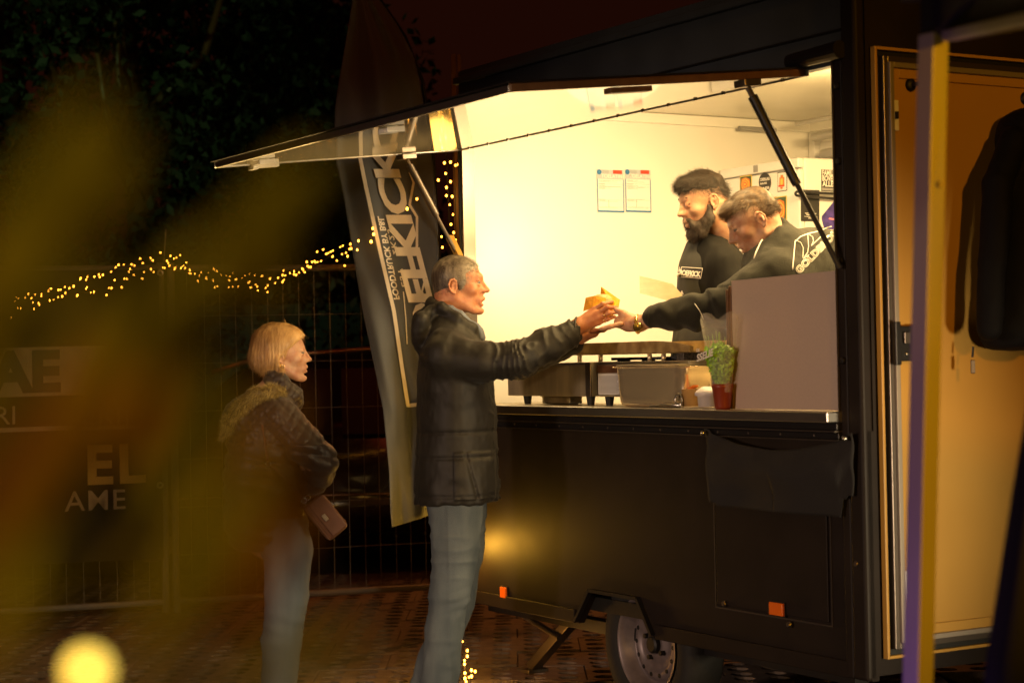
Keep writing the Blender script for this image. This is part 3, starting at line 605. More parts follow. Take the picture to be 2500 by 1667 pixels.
# ================================================================== GROUND
MB().box((-60, -20, -.30), (60, 90, -.075)).build('ground', M['soil'], None)['kind'] = 'structure'
MB().box((-60, -20, -.0745), (60, 7.0, -.004)).build('pavement', M['asphalt'], None)['kind'] = 'structure'
MB().box((-60, 12.6, -.0745), (60, 60, -.004)).build('road', M['asphalt'], None)['kind'] = 'structure'
pv = empty('paved_yard', (0, 0, 0)); pv['kind'] = 'structure'
def paver_mesh():
    W_, D_, H_ = .60, .40, .08; nx_, ny_ = 4, 3; cx, cy = W_ / nx_, D_ / ny_; hx, hy = cx * .33, cy * .33; n = 8
    bm = bmesh.new()
    for j in range(ny_):
        for i in range(nx_):
            x, y = (i + .5) * cx, (j + .5) * cy
            inn, out, low = [], [], []
            for k in range(n):
                q = math.pi / 4 * k; c, s2 = math.cos(q), math.sin(q)
                inn.append(bm.verts.new((x + hx * c, y + hy * s2, 0))); low.append(bm.verts.new((x + hx * .85 * c, y + hy * .85 * s2, -.07)))
                m_ = max(abs(c), abs(s2)); out.append(bm.verts.new((x + cx / 2 * c / m_, y + cy / 2 * s2 / m_, 0)))
            for k in range(n):
                k2 = (k + 1) % n; bm.faces.new((inn[k], out[k], out[k2], inn[k2])); bm.faces.new((low[k], inn[k], inn[k2], low[k2]))
    bmesh.ops.remove_doubles(bm, verts=bm.verts, dist=.0005)
    W0 = [bm.verts.new((x, y, z)) for z in (0, -.07) for x, y in ((0, 0), (W_, 0), (W_, D_), (0, D_))]
    for k in range(4): bm.faces.new((W0[k], W0[(k + 1) % 4], W0[4 + (k + 1) % 4], W0[4 + k]))
    me = bpy.data.meshes.new('paver'); bm.to_mesh(me); bm.free(); me.materials.append(M['concrete']); return me
pm = paver_mesh(); cnt = 0
for j in range(14):
    for i in range(-8, 8):
        if cnt >= 298: break
        x, y = i * .606 + (.303 if j % 2 else 0), 7.05 + j * .406
        if not (-.46 * y - .4 < x < .16 * y + .3): continue
        o = bpy.data.objects.new('paver', pm); COL.objects.link(o); o.parent = pv; o.location = (x, y, random.uniform(-.004, .003)); o.rotation_euler = (random.gauss(0, .006), random.gauss(0, .006), 0); cnt += 1
# ================================================================== FENCE with its wires, banner
FA_, FB_ = at(287, 1474, 10.56), at(1075, 1429, 11.12); FA_.z = FB_.z = .08
fdv = (FB_ - FA_); fdv.z = 0; fdv.normalize(); frz = math.atan2(fdv.y, fdv.x)
def fpx(px):                       # distance along the fence of a picture column at horizon height
    r = ray(px, 885); o_ = Vector((0, 0)); p = Vector((FA_.x, FA_.y)); dd = Vector((fdv.x, fdv.y)); r2 = Vector((r.x, r.y))
    t = (r2.x * p.y - r2.y * p.x) / (r2.y * dd.x - r2.x * dd.y) ; return -(-t)
def fence_u(px):
    r = ray(px, 885); a, b = Vector((fdv.x, -r.x)), Vector((fdv.y, -r.y)); det = fdv.x * -r.y + r.x * fdv.y
    return ((-FA_.x) * -r.y - (-r.x) * (-FA_.y)) / det
FT = 1.96
def fence_panel(u0, u1, lab):
    g = empty('wire_fence', FA_ + fdv * u0 - Vector((0, 0, .08)), frz, label=lab, cat='fence', group='mobile wire fence panels')
    L_ = u1 - u0
    for zz in (.08, FT): MB().tube([(0, 0, zz), (L_, 0, zz)], .019, 8).build('frame_rail', M['wire'], g)
    for x in (0, L_): MB().tube([(x, 0, .02), (x, 0, FT + .03)], .021, 8).build('frame_post', M['wire'], g)
    vm = MB().tube([(0, 0, .08), (0, 0, FT)], .0019, 5).build('wire', M['wire'], g); vm.location = (.09, 0.0, 0); me = vm.data
    x = .18
    while x < L_ - .05:
        o = bpy.data.objects.new('wire', me); COL.objects.link(o); o.parent = g; o.location = (x + random.gauss(0, .002), 0, 0); x += .0915
    for z in (.34, .61, .88, 1.15, 1.42, 1.69): MB().tube([(0, -.004, z), (L_, -.004, z)], .0015, 5).build('cross_wire', M['wire'], g)
    return g
u_j = fence_u(408)
fence_panel(u_j - 3.5, u_j - .03, 'left fence panel behind the dark printed banner')
fence_panel(u_j + .03, u_j + 3.2, 'right fence panel of thin vertical wires in front of the parked car')
ub0, ub1 = fence_u(-120), fence_u(392)
bn = empty('advert_banner', FA_ + fdv * ub0 + Vector((0, -.02, 0)), frz, label='dark mesh banner with pale lettering tied to the left fence', cat='banner')
BW = ub1 - ub0; vs = []; nx_ = 40
for j in range(13):
    for i in range(nx_ + 1): vs.append((BW * i / nx_, -.012 - .010 * math.sin(i * .55) * math.sin(j * .3), .25 + 1.62 * j / 12))
MB().add(vs, [(j*(nx_+1)+i, j*(nx_+1)+i+1, (j+1)*(nx_+1)+i+1, (j+1)*(nx_+1)+i) for j in range(12) for i in range(nx_)]).build('cloth', mat('dark_banner_mesh', (.022, .020, .016), .8, bump=.2, bscale=200), bn, smooth=True)
def bpos(px, py):
    u = fence_u(px) - ub0; P = FA_ + fdv * fence_u(px); Y = P.y; q = at(px, py, Y); return u, q.z - .08
def bquad(x0, y0, x1, y1, m, off, name):
    (u0, v0), (u1, v1) = bpos(x0, y1), bpos(x1, y0)
    MB().box((u0, -.026 - off, v0), (u1, -.024 - off, v1)).build(name, m, bn)
BPR = mat('faded_banner_print', (.62, .52, .38), .75, var=.3, vscale=6)
bquad(-120, 843, 342, 972, BPR, 0, 'print_panel')
for q in ((-120, 1045, 341, 1047), (339, 972, 341, 1046)): bquad(*q, BPR, 0, 'print_frame')
def btext(t, px, py, hgt, m, bold, off=.004, **k):
    u, v = bpos(px, py); s_ = hgt / 430 * 1.0
    text_on(t, lambda x, y: (u + x * 1.04, -.027 - off, v + y), m, bn, size=s_ / .70, bold=bold, **k)
btext('AE', -22, 955, 92, M['ink'], .045); btext('G', 236, 957, 95, M['ink'], .045)
btext('RI', -18, 1036, 44, BPR, .0); btext('ERIJ', 196, 1036, 45, BPR, .0, spacing=1.1)
btext('EL', 203, 1178, 90, M['yellowprint'], .03, spacing=1.15); btext('AME', 152, 1246, 48, BPR, .005, spacing=1.1)
for px, py in ((394, 914), (388, 1182), (398, 668)):
    u, v = bpos(px - 3, py)
    MB().lathe([(.008, 0), (.012, .004), (.018, .004), (.020, 0)], 16).build('eyelet', M['alu'], bn, smooth=True).matrix_local = Matrix.Translation((u, -.030, v)) @ Matrix.Rotation(math.pi / 2, 4, 'X')
# ================================================================== STRING LIGHTS
bulb_me = None
def string_lights(name, pts, bulbs, lab, group, wires=True, r=.0052):
    """pts: world points of the cable, bulbs: world points of the bulbs"""
    global bulb_me
    g = empty(name, pts[0], label=lab, cat='string lights', group=group); o0 = Vector(pts[0])
    MB().tube([Vector(p) - o0 for p in pts], .0025, 5).build('cable', M['black'], g)
    if bulb_me is None:
        bm = bmesh.new(); bmesh.ops.create_icosphere(bm, subdivisions=2, radius=1.0); bulb_me = bpy.data.meshes.new('bulb'); bm.to_mesh(bulb_me); bm.free(); bulb_me.materials.append(M['bulb'])
    for b in bulbs:
        o = bpy.data.objects.new('bulb', bulb_me); COL.objects.link(o); o.parent = g; o.location = Vector(b) - o0; k = r * random.uniform(.65, 1.15); o.scale = (k, k, k * 1.3)
    return g
def px_line(pts, Y0, Y1, per):
    out = []
    for i in range(len(pts) - 1):
        (x0, y0), (x1, y1) = pts[i], pts[i + 1]; n = max(1, int(math.hypot(x1 - x0, y1 - y0) / per))
        for k in range(n): t = k / n; out.append((x0 + (x1 - x0) * t, y0 + (y1 - y0) * t))
    out.append(pts[-1]); n = len(out) - 1
    return [at(x, y, Y0 + (Y1 - Y0) * i / max(1, n)) for i, (x, y) in enumerate(out)]
ln1 = [(-40, 735), (60, 728), (110, 712), (200, 682), (270, 660), (330, 640), (352, 632), (400, 628), (452, 640)]
ln2 = [(-40, 765), (20, 756), (70, 746), (130, 730), (170, 722), (250, 706), (310, 686), (350, 666), (380, 664)]
ln3 = [(400, 652), (450, 662), (490, 675), (530, 690), (560, 692), (600, 676), (640, 690), (690, 680), (740, 650), (780, 635), (800, 615), (830, 640), (850, 600), (880, 590)]
ln4 = [(395, 636), (430, 655), (480, 668), (520, 664), (540, 670), (600, 690), (630, 702), (660, 692), (700, 672), (735, 660), (770, 650), (800, 628), (815, 612), (855, 598)]
jit = lambda P: [p + Vector((random.gauss(0, .012), random.gauss(0, .02), random.gauss(0, .016))) for p in P]
for i, (ln, per) in enumerate(((ln1, 17), (ln2, 17), (ln3, 15), (ln4, 17))):
    Y0_ = 10.15 if i < 2 else 10.5; C_ = px_line(ln, Y0_, Y0_ + .15, 14); B_ = jit(px_line(ln, Y0_, Y0_ + .15, per * .6))
    string_lights('string_lights', C_, B_, ['upper left strand of warm fairy lights rising to the fence joint', 'lower left strand of warm fairy lights along the banner top',
                  'right strand of warm fairy lights wound along the fence rail', 'second right strand of fairy lights climbing to the feather flag'][i], 'fairy lights along the fence top', r=.0045)
hc = MB().tube([at(405, 560, 10.4), at(400, 640, 10.4)], .004, 5).build('tie_rope', M['wire'], None); tag(hc, 'thin rope holding up the fairy lights at the fence joint', 'rope')
WC = [(1085, 398), (1100, 396), (1118, 402), (1124, 428), (1070, 440), (1088, 424), (1090, 458), (1104, 480), (1112, 404), (1100, 444), (1090, 478), (1098, 500), (1106, 524), (1101, 548), (1078, 578), (1108, 568),
      (1080, 604), (1100, 600), (1112, 586), (1128, 540), (1128, 568), (1128, 590), (1126, 612), (1127, 508), (1030, 462), (1018, 486), (994, 510), (910, 558), (912, 572), (875, 588), (906, 590), (872, 610)]
for k in range(2):
    sel = [p for i, p in enumerate(WC) if i % 2 == k]
    B_ = [at(x, y, (9.6 if x > 1060 else 8.5)) for x, y in sel]
    string_lights('string_lights', [at(1085 + 20 * k, 330, 9.65), at(1092 + 18 * k, 420, 9.65), at(1096 + 16 * k, 520, 9.65), at(1100 + 14 * k, 640, 9.65)], B_,
                  ['fairy lights hanging down between the feather flag and the trailer', 'fairy lights hanging close beside the front corner of the trailer'][k], 'fairy lights hanging beside the flag', r=.0052)
LB = [(1129, 1565), (1141, 1587), (1141, 1601), (1134, 1611), (1134, 1620), (1151, 1635), (1160, 1638), (1135, 1642), (1151, 1650), (1145, 1652), (1135, 1655), (1138, 1663)]
string_lights('string_lights', [at(1133, 1530, 8.0), at(1136, 1580, 8.0), at(1134, 1640, 8.0), at(1150, 1665, 8.0), at(1175, 1668, 8.0)], [at(x, y, 8.0) for x, y in LB],
              "tangle of fairy lights on the ground beside the customer's trouser leg", 'fairy lights at the trailer', r=.0052)
lb = P3(1110, 1335, 'd', -.11); light('fairy_light_glow', 'POINT', TW(lb[0], -.11, lb[2]), 8.0, (1.0, .48, .05), size=.04)
light('fairy_light_ground_glow', 'POINT', at(1150, 1630, 7.95), 2.4, (1.0, .45, .08), size=.03)
string_lights('string_lights', [TW(lb[0] - .02, -.12, lb[2] + .25), TW(lb[0] - .02, -.11, lb[2]), TW(lb[0] - .02, -.11, .12)], [TW(lb[0] - .02 + random.gauss(0, .012), -.11, lb[2] + random.gauss(0, .06)) for _ in range(8)],
              'bunch of fairy lights glowing on the trailer side behind the customer', 'fairy lights at the trailer', r=.0052)
# brown gate post beside the flag
x0, x1 = at(1108, 500, 9.8).x, at(1132, 500, 9.8).x
gp = empty('gate_post', ((x0 + x1) / 2, 9.82, 0), 0, label='brown wooden gate post wound with fairy lights behind the trailer corner', cat='post')
wood = mat('brown_painted_wood', (.16, .07, .025), .4, var=.4, vscale=30, stretch=(8, 8, .6))
MB().box((-(x1-x0)/2, -.03, 0), (0, .03, 3.0)).build('post_board', wood, gp, bevel=.003); MB().box((.006, -.02, 0), ((x1-x0)/2, .03, 3.0)).build('post_board', wood, gp, bevel=.003)
light('fairy_light_post_glow', 'POINT', at(1085, 480, 9.55), 1.6, (1.0, .48, .08), size=.1)
# ================================================================== FEATHER FLAG
FLY = 8.62
EL = [(-160, 893, 906), (-80, 880, 908), (0, 862, 926), (60, 852, 968), (136, 838, 1010), (211, 825, 1027), (265, 818, 1036), (330, 816, 1046), (400, 820, 1056), (480, 838, 1062), (600, 858, 1068), (760, 885, 1072),
      (900, 915, 1072), (1000, 935, 1070), (1150, 950, 1066), (1250, 953, 1058), (1287, 957, 1050)]
ey = np.array([e[0] for e in EL]); e0 = np.array([e[1] for e in EL]); e1 = np.array([e[2] for e in EL])
fo = at(1074, 900, FLY); fo.z = 0
fg = empty('feather_flag', fo, 0, label='tall black feather flag with white lettering seen from behind', cat='flag')
def flag_pt(px, py, off=0.0):
    y = min(max(py, -160), 1287); l, r_ = np.interp(y, ey, e0), np.interp(y, ey, e1); u = (px - l) / max(4, r_ - l)
    fold = .045 * math.sin(u * 7.5 + py * .004) * (0.35 + .65 * min(1, max(0, (py - 100) / 900))) + .03 * math.sin(u * 15 - py * .011) * u * (1 - u) * 2.5 + .02 * math.sin(py * .012 + u * 3)
    return at(px, py, FLY - .05 + fold - off) - fo
vs = []; nu, nv = 40, 90
for j in range(nv + 1):
    y = -160 + 1447 * j / nv; l, r_ = np.interp(y, ey, e0), np.interp(y, ey, e1)
    for i in range(nu + 1):
        u = i / nu; yy = y - (u * 30 if y > 1200 else 0) * (y - 1200) / 87; vs.append(flag_pt(l + (r_ - l) * u, yy))
cl = MB().add(vs, [(j*(nu+1)+i, j*(nu+1)+i+1, (j+1)*(nu+1)+i+1, (j+1)*(nu+1)+i) for j in range(nv) for i in range(nu)]).build('cloth', mat('black_flag_cloth', (.095, .110, .140), .75, bump=.12, bscale=500, sheen=.3), fg, smooth=True)
sd = cl.modifiers.new('thick', 'SOLIDIFY'); sd.thickness = .002; sd.offset = 1
def ftext(t, p0, p1, width_px, bold, spacing=1.0, **k):
    """mirrored lettering running from p0 up to p1 with the letter tops towards +x"""
    me = text_mesh(t, 1.0, bold, spacing=spacing); xs = [v.co.x for v in me.vertices]; xm = min(xs); sx = (max(xs) - xm)
    bpy.data.meshes.remove(me); ln = Vector((p1[0] - p0[0], p1[1] - p0[1]))
    def fn_(x, y):
        tt = (x - xm) / sx; q = Vector(p0) + ln * tt; return flag_pt(q.x + y / .70 * width_px, q.y, .012)
    return text_on(t, fn_, M['letter'], fg, size=1.0, bold=bold, spacing=spacing, cut=.09, **k)
ftext('BOEFKICK', (1044, 905), (897, 345), 58, .035, .92)
ftext('FOODTRUCK BY B&L', (962, 731), (922, 528), 14, .03, 1.0)
ftext('EST   2K23', (982, 700), (945, 560), 12, .02, 1.25)
def fline(pts, wpx):
    out = []; P = []
    for a, b in zip(pts[:-1], pts[1:]):
        for k in range(12): t = k / 12; P.append((a[0] + (b[0] - a[0]) * t, a[1] + (b[1] - a[1]) * t))
    P.append(pts[-1]); m = MB(); vs = []
    for i, (x, y) in enumerate(P):
        a, b = P[max(0, i - 1)], P[min(len(P) - 1, i + 1)]; tx, ty = b[0] - a[0], b[1] - a[1]; L_ = math.hypot(tx, ty); nx_, ny_ = -ty / L_ * wpx / 2, tx / L_ * wpx / 2
        vs += [flag_pt(x + nx_, y + ny_, .011), flag_pt(x - nx_, y - ny_, .011)]
    m.add(vs, [(2*i, 2*i+1, 2*i+3, 2*i+2) for i in range(len(P) - 1)]).build('print_line', M['letter'], fg)
fline([(868, 330), (893, 455), (925, 600), (962, 760), (982, 900), (996, 990), (1050, 984)], 9)
fline([(985, 712), (991, 780), (994, 840)], 2.5)
fline([(1000, 420), (1010, 445), (1000, 500), (1018, 530), (1018, 600), (1012, 620)], 6)
fline([(1022, 620), (1034, 660), (1036, 690), (1030, 712), (1046, 750)], 5)
MB().tube([at(1080, 1720, FLY) - fo, at(1074, 1000, FLY) - fo, at(1070, 600, FLY) - fo, at(1058, 390, FLY) - fo, at(1032, 200, FLY) - fo, at(990, 90, FLY) - fo, at(930, 0, FLY) - fo, at(908, -80, FLY) - fo, at(900, -160, FLY) - fo],
          [.014, .013, .012, .010, .008, .006, .005, .004, .004], 8).build('pole', M['blackpaint'], fg, smooth=True)
MB().box((-.03, -.03, -.004), (.03, .03, .05)).build('ground_socket', M['blackpaint'], fg, bevel=.004)
# ================================================================== CAR behind the fence
co = at(900, 885, 13.4); cr = empty('parked_car', (co.x - .1, 13.4, 0), math.radians(4), label='dark parked hatchback behind the wire fence', cat='car')
prof = [(-2.1, .32), (-2.12, .62), (-2.0, .84), (-1.25, .98), (-.75, 1.38), (-.2, 1.47), (.6, 1.46), (1.25, 1.38), (1.8, 1.02), (2.05, .92), (2.1, .5), (2.02, .30)]
carp = mat('dark_car_paint', (.012, .009, .010), .18, coat=.8)
def sm(pr, n=5):
    out = []; m_ = len(pr)
    for i in range(m_):
        p0, p1, p2, p3 = [Vector(pr[(i + k) % m_]) for k in (-1, 0, 1, 2)]
        for k in range(n):
            t = k / n; out.append(tuple(.5 * ((2 * p1) + (p2 - p0) * t + (2 * p0 - 5 * p1 + 4 * p2 - p3) * t * t + (3 * p1 - p0 - 3 * p2 + p3) * t ** 3)))
    return out
ps = sm(prof); vs = []; rows = [(-.86, .97, .0), (-.80, 1.0, .0), (-.3, 1.0, .02), (.3, 1.0, .02), (.80, 1.0, .0), (.86, .97, .0)]
for (y, k, b) in rows:
    for (x, z) in ps:
        ty = y * (1 - .20 * max(0, (z - .9) / .57)); vs.append((x * k, ty, .3 + (z - .3) * (k + b * .3)))
n = len(ps); fs = [(i*n+k, i*n+(k+1)%n, (i+1)*n+(k+1)%n, (i+1)*n+k) for i in range(len(rows)-1) for k in range(n)] + [tuple(range(n)), tuple(range((len(rows)-1)*n, len(rows)*n))]
MB().add(vs, fs).build('body', carp, cr, smooth=True)
glass = mat('dark_car_glass', (.006, .006, .007), .3, spec=.15)
for x0, x1 in ((-1.05, -.15), (-.08, .75), (.82, 1.3)):
    w0, w1 = max(x0, -.72) if x0 < -.8 else x0, x1 if x1 < 1.2 else 1.12
    MB().prism([(x0, .93), (x1, .93), (w1, 1.37), (w0, 1.37)], lambda u, v: (u, -.872 * (1 - .20 * max(0, (v - .9) / .57)) - .004, v), lambda u, v: (u, -.80 * (1 - .20 * max(0, (v - .9) / .57)), v)).build('window', glass, cr)
orl = mat('orange_glint_metal', (.5, .30, .2), .4, .8)  # orange of the reflected lamp light put into the metal colour
MB().tube([(-.95, -.70, 1.36), (-.6, -.70, 1.46), (.1, -.70, 1.50), (.8, -.70, 1.48), (1.2, -.70, 1.42)], .014, 8).build('roof_glint', orl, cr, smooth=True)  # added tube drawing the lamp reflection along the roof edge
MB().box((-1.9, -.878, .53), (1.9, -.872, .536)).build('side_glint', orl, cr)  # added strip drawing the orange reflection along the lower body
for x in (-1.35, 1.35):
    wv = bpy.data.objects.new('wheel', None); COL.objects.link(wv); wv.parent = cr; wv.matrix_local = Matrix.Translation((x, -.80, .31)) @ Matrix.Rotation(math.pi / 2, 4, 'X')
    MB().lathe([(.19, .07), (.25, .09), (.30, .07), (.31, .03), (.31, -.1), (.19, -.1)], 32).build('tyre', M['tyre'], wv, smooth=True)
    MB().lathe([(.19, .07), (.17, .05), (.05, .06), (.001, .06)], 32).build('rim', M['rim'], wv, smooth=True)
light('car_park_lamp', 'SPOT', (-5.5, 11.3, 3.4), 34, (1.0, .22, .03), (-.9, 12.8, 1.3), .1, spot=40, blend=.6)
# ================================================================== TREES AND HEDGE
def leafcloud(n, fn_, size, name, m, parent, kind='stuff'):
    c = np.array([fn_() for _ in range(n)], dtype=np.float32); a = RNG.normal(size=(n, 3)); a /= np.linalg.norm(a, axis=1)[:, None]; b = np.cross(a, RNG.normal(size=(n, 3))); b /= np.linalg.norm(b, axis=1)[:, None]
    s_ = (size * RNG.uniform(.5, 1.3, n))[:, None]
    V = np.stack([c - a * s_, c - b * s_ * .5, c + a * s_, c + b * s_ * .5], 1).reshape(-1, 3)
    me = bpy.data.meshes.new(name); me.vertices.add(4 * n); me.vertices.foreach_set('co', V.ravel()); me.loops.add(4 * n); me.loops.foreach_set('vertex_index', np.arange(4 * n, dtype=np.int32))
    me.polygons.add(n); me.polygons.foreach_set('loop_start', np.arange(0, 4 * n, 4, dtype=np.int32)); me.polygons.foreach_set('loop_total', np.full(n, 4, np.int32)); me.update(); me.validate()
    o = link(name, me, m, parent, fix=False)
    if kind: o['kind'] = kind
    return o
tl = mat('dark_tree_leaf', (.020, .030, .012), .7, var=.6, vscale=.9)
def tree(x, y, h, r, lab, n=14000):
    g = empty('tree', (x, y, 0), label=lab, cat='tree', group='dark trees behind the fence')
    mb = MB().tube([(0, 0, 0), (.1, 0, h * .35), (-.05, .1, h * .7)], [.22, .15, .06], 9); cl_ = []
    for k in range(22):
        q = random.uniform(0, 6.28); e = random.uniform(.0, 1); rr = r * math.sin(math.pi * (.15 + .8 * e)) * random.uniform(.4, 1); c = Vector((rr * math.cos(q), rr * math.sin(q), h * (.22 + .76 * e))); cl_.append((c, random.uniform(.45, 1.0) * r * .42))
        if k < 9: mb.tube([(0, 0, h * (.2 + .4 * e)), c * .6 + Vector((0, 0, h * .12)), c], [.07, .04, .015], 5)
    mb.build('trunk', wood, g, smooth=True)
    def f():
        c, rr = random.choice(cl_); v = Vector((random.gauss(0, 1), random.gauss(0, 1), random.gauss(0, 1.2))); v = v.normalized() * rr * random.random() ** .4; return tuple(c + v + Vector((0, 0, -.25 * rr * random.random())))
    leafcloud(n, f, .065, 'crown', tl, g)
for i, (px, Y, h, r) in enumerate(((40, 17.5, 7.4, 2.4), (330, 16.5, 6.6, 2.1), (560, 17.5, 6.0, 1.9), (740, 19.5, 5.2, 1.9))):
    p = at(px, 885, Y); tree(p.x, Y, h, r, ['tall dark tree at the far left edge', 'dense dark tree above the fairy lights', 'dark tree above the blonde woman', 'low dark tree behind the raised flap tip'][i])
hp = at(800, 885, 15.6)
hg = empty('hedge', (hp.x, 15.6, 0), label='dark reddish hedge behind the parked car', cat='hedge')
leafcloud(14000, lambda: (random.uniform(-3.6, 2.6), random.uniform(-.4, .4), abs(random.gauss(.95, .65)) % 2.3), .05, 'foliage', mat('hedge_leaf', (.10, .055, .035), .6, var=.7, vscale=2.5), hg)
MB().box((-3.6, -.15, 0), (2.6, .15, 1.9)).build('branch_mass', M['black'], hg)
# ================================================================== BODY SURFACES (signed distance fields -> one mesh)
def _axis(segs):
    """segs: list of (start,end,step) joined to one increasing coordinate axis"""
    out = [segs[0][0]]
    for a, b, h in segs:
        n = max(1, int(round((b - out[-1]) / h))); s0_ = out[-1]
        out += [s0_ + (b - s0_) * (i + 1) / n for i in range(n)]
    return np.array(out, np.float32)
def _nhash(i, j, k, sd):
    h = (i * 374761393 + j * 668265263 + k * 2147483647 + sd * 144665) & 0xffffffff
    h = ((h ^ (h >> 13)) * 1274126177) & 0xffffffff
    return ((h ^ (h >> 16)) & 0xffff) / 32767.5 - 1.0
def vnoise(P, scale, sd=0):
    """value noise in [-1,1] at points P (n,3); scale may be a 3-tuple (cells per metre)"""
    q = P * np.array(scale, np.float64); b = np.floor(q).astype(np.int64); f = q - b; f = f * f * (3 - 2 * f); r = 0
    for dx in (0, 1):
        for dy in (0, 1):
            for dz in (0, 1):
                wgt = (f[:, 0] if dx else 1 - f[:, 0]) * (f[:, 1] if dy else 1 - f[:, 1]) * (f[:, 2] if dz else 1 - f[:, 2])
                r = r + wgt * _nhash(b[:, 0] + dx, b[:, 1] + dy, b[:, 2] + dz, sd)
    return r
class SDF:
    def __init__(s, xs, ys, zs):
        s.x, s.y, s.z = _axis(xs), _axis(ys), _axis(zs); s.D = np.full((len(s.x), len(s.y), len(s.z)), 1.0, np.float32)
        s.M = Matrix.Identity(4); s.sc = 1.0
    def frame(s, M, sc=1.0): s.M = M; s.sc = sc; return s
    def _w(s, p): return np.array((s.M @ (Vector(p) * s.sc))[:], np.float64)
    def _rot(s): return np.array(s.M.to_3x3(), np.float64)
    def _slice(s, lo, hi):
        sl = []
        for a, l, h in zip((s.x, s.y, s.z), lo, hi):
            i, j = int(np.searchsorted(a, l)), int(np.searchsorted(a, h)); sl.append(slice(max(0, i - 1), min(len(a), j + 1)))
        if any(q.start >= q.stop for q in sl): return None
        return tuple(sl)
    def _grid(s, sl): return s.x[sl[0]][:, None, None], s.y[sl[1]][None, :, None], s.z[sl[2]][None, None, :]
    def _apply(s, sl, f, k, op):
        d = s.D[sl]
        if op == 'sub': f = -f; h = np.clip(.5 - .5 * (d - f) / k, 0, 1); s.D[sl] = d * (1 - h) + f * h + k * h * (1 - h)
        elif op == 'int': h = np.clip(.5 - .5 * (d - f) / k, 0, 1); s.D[sl] = d * (1 - h) + f * h + k * h * (1 - h)
        else: h = np.clip(.5 + .5 * (d - f) / k, 0, 1); s.D[sl] = d * (1 - h) + f * h - k * h * (1 - h)
    def cap(s, a, b, ra, rb=None, k=.02, op='add', ys=1.0):
        a, b = s._w(a), s._w(b); rb = ra if rb is None else rb; ra, rb, k = ra * s.sc, rb * s.sc, k * s.sc; m = max(ra, rb) + k + .03
        sl = s._slice(np.minimum(a, b) - m, np.maximum(a, b) + m)
        if sl is None: return s
        X, Y, Z = s._grid(sl); ab = b - a; L2 = max(1e-9, float(ab @ ab))
        h = np.clip(((X - a[0]) * ab[0] + (Y - a[1]) * ab[1] + (Z - a[2]) * ab[2]) / L2, 0, 1)
        f = np.sqrt((X - a[0] - h * ab[0]) ** 2 + (Y - a[1] - h * ab[1]) ** 2 + (Z - a[2] - h * ab[2]) ** 2) - (ra + h * (rb - ra))
        s._apply(sl, f.astype(np.float32), k, op); return s
    def chain(s, pts, rs, k=.02, op='add'):
        for i in range(len(pts) - 1): s.cap(pts[i], pts[i + 1], rs[i], rs[i + 1], k, op)
        return s
    def ell(s, c, r, k=.02, op='add', rot=None):
        R = s._rot() @ (np.array(rot.to_3x3()) if rot is not None else np.eye(3)); c = s._w(c); r = np.array(r) * s.sc; k = k * s.sc; m = max(r) + k + .03
        sl = s._slice(c - m, c + m)
        if sl is None: return s
        X, Y, Z = s._grid(sl); q = [R[0, i] * (X - c[0]) + R[1, i] * (Y - c[1]) + R[2, i] * (Z - c[2]) for i in range(3)]
        k0 = np.sqrt(sum((q[i] / r[i]) ** 2 for i in range(3))) + 1e-6; k1 = np.sqrt(sum((q[i] / r[i] ** 2) ** 2 for i in range(3))) + 1e-6
        s._apply(sl, (k0 * (k0 - 1) / k1).astype(np.float32), k, op); return s
    def plane(s, p, n, k=.01):     # cut away everything on the side the normal n points to
        n = Vector(n).normalized(); X, Y, Z = s._grid((slice(None),) * 3)
        f = (X - p[0]) * n.x + (Y - p[1]) * n.y + (Z - p[2]) * n.z
        s._apply((slice(None),) * 3, np.broadcast_to(f, s.D.shape).astype(np.float32), k, 'int'); return s
    def disp(s, fn_, band=.04):
        idx = np.nonzero(np.abs(s.D) < band)
        P = np.stack([s.x[idx[0]], s.y[idx[1]], s.z[idx[2]]], 1).astype(np.float64)
        s.D[idx] -= fn_(P).astype(np.float32); return s
    def mesh(s):
        D = s.D; x, y, z = s.x, s.y, s.z; S = D < 0; nx, ny, nz = D.shape
        c = np.zeros((nx - 1, ny - 1, nz - 1), np.int8)
        for i in (0, 1):
            for j in (0, 1):
                for k in (0, 1): c += S[i:nx - 1 + i, j:ny - 1 + j, k:nz - 1 + k]
        act = (c > 0) & (c < 8); I, J, K = np.nonzero(act); n = len(I); idm = np.full(act.shape, -1, np.int32); idm[I, J, K] = np.arange(n)
        acc = np.zeros((n, 3)); cnt_ = np.zeros(n); C = [(0,0,0),(1,0,0),(0,1,0),(1,1,0),(0,0,1),(1,0,1),(0,1,1),(1,1,1)]
        for a in range(8):
            for b in range(a + 1, 8):
                if sum(abs(p - q) for p, q in zip(C[a], C[b])) != 1: continue
                ia, ja, ka = I + C[a][0], J + C[a][1], K + C[a][2]; ib, jb, kb = I + C[b][0], J + C[b][1], K + C[b][2]
                da, db = D[ia, ja, ka], D[ib, jb, kb]; cr_ = (da < 0) != (db < 0); t = np.where(cr_, da / np.where(cr_, da - db, 1), 0)
                p = np.stack([x[ia] + t * (x[ib] - x[ia]), y[ja] + t * (y[jb] - y[ja]), z[ka] + t * (z[kb] - z[ka])], 1)
                acc[cr_] += p[cr_]; cnt_[cr_] += 1
        V = acc / cnt_[:, None]; Q = []
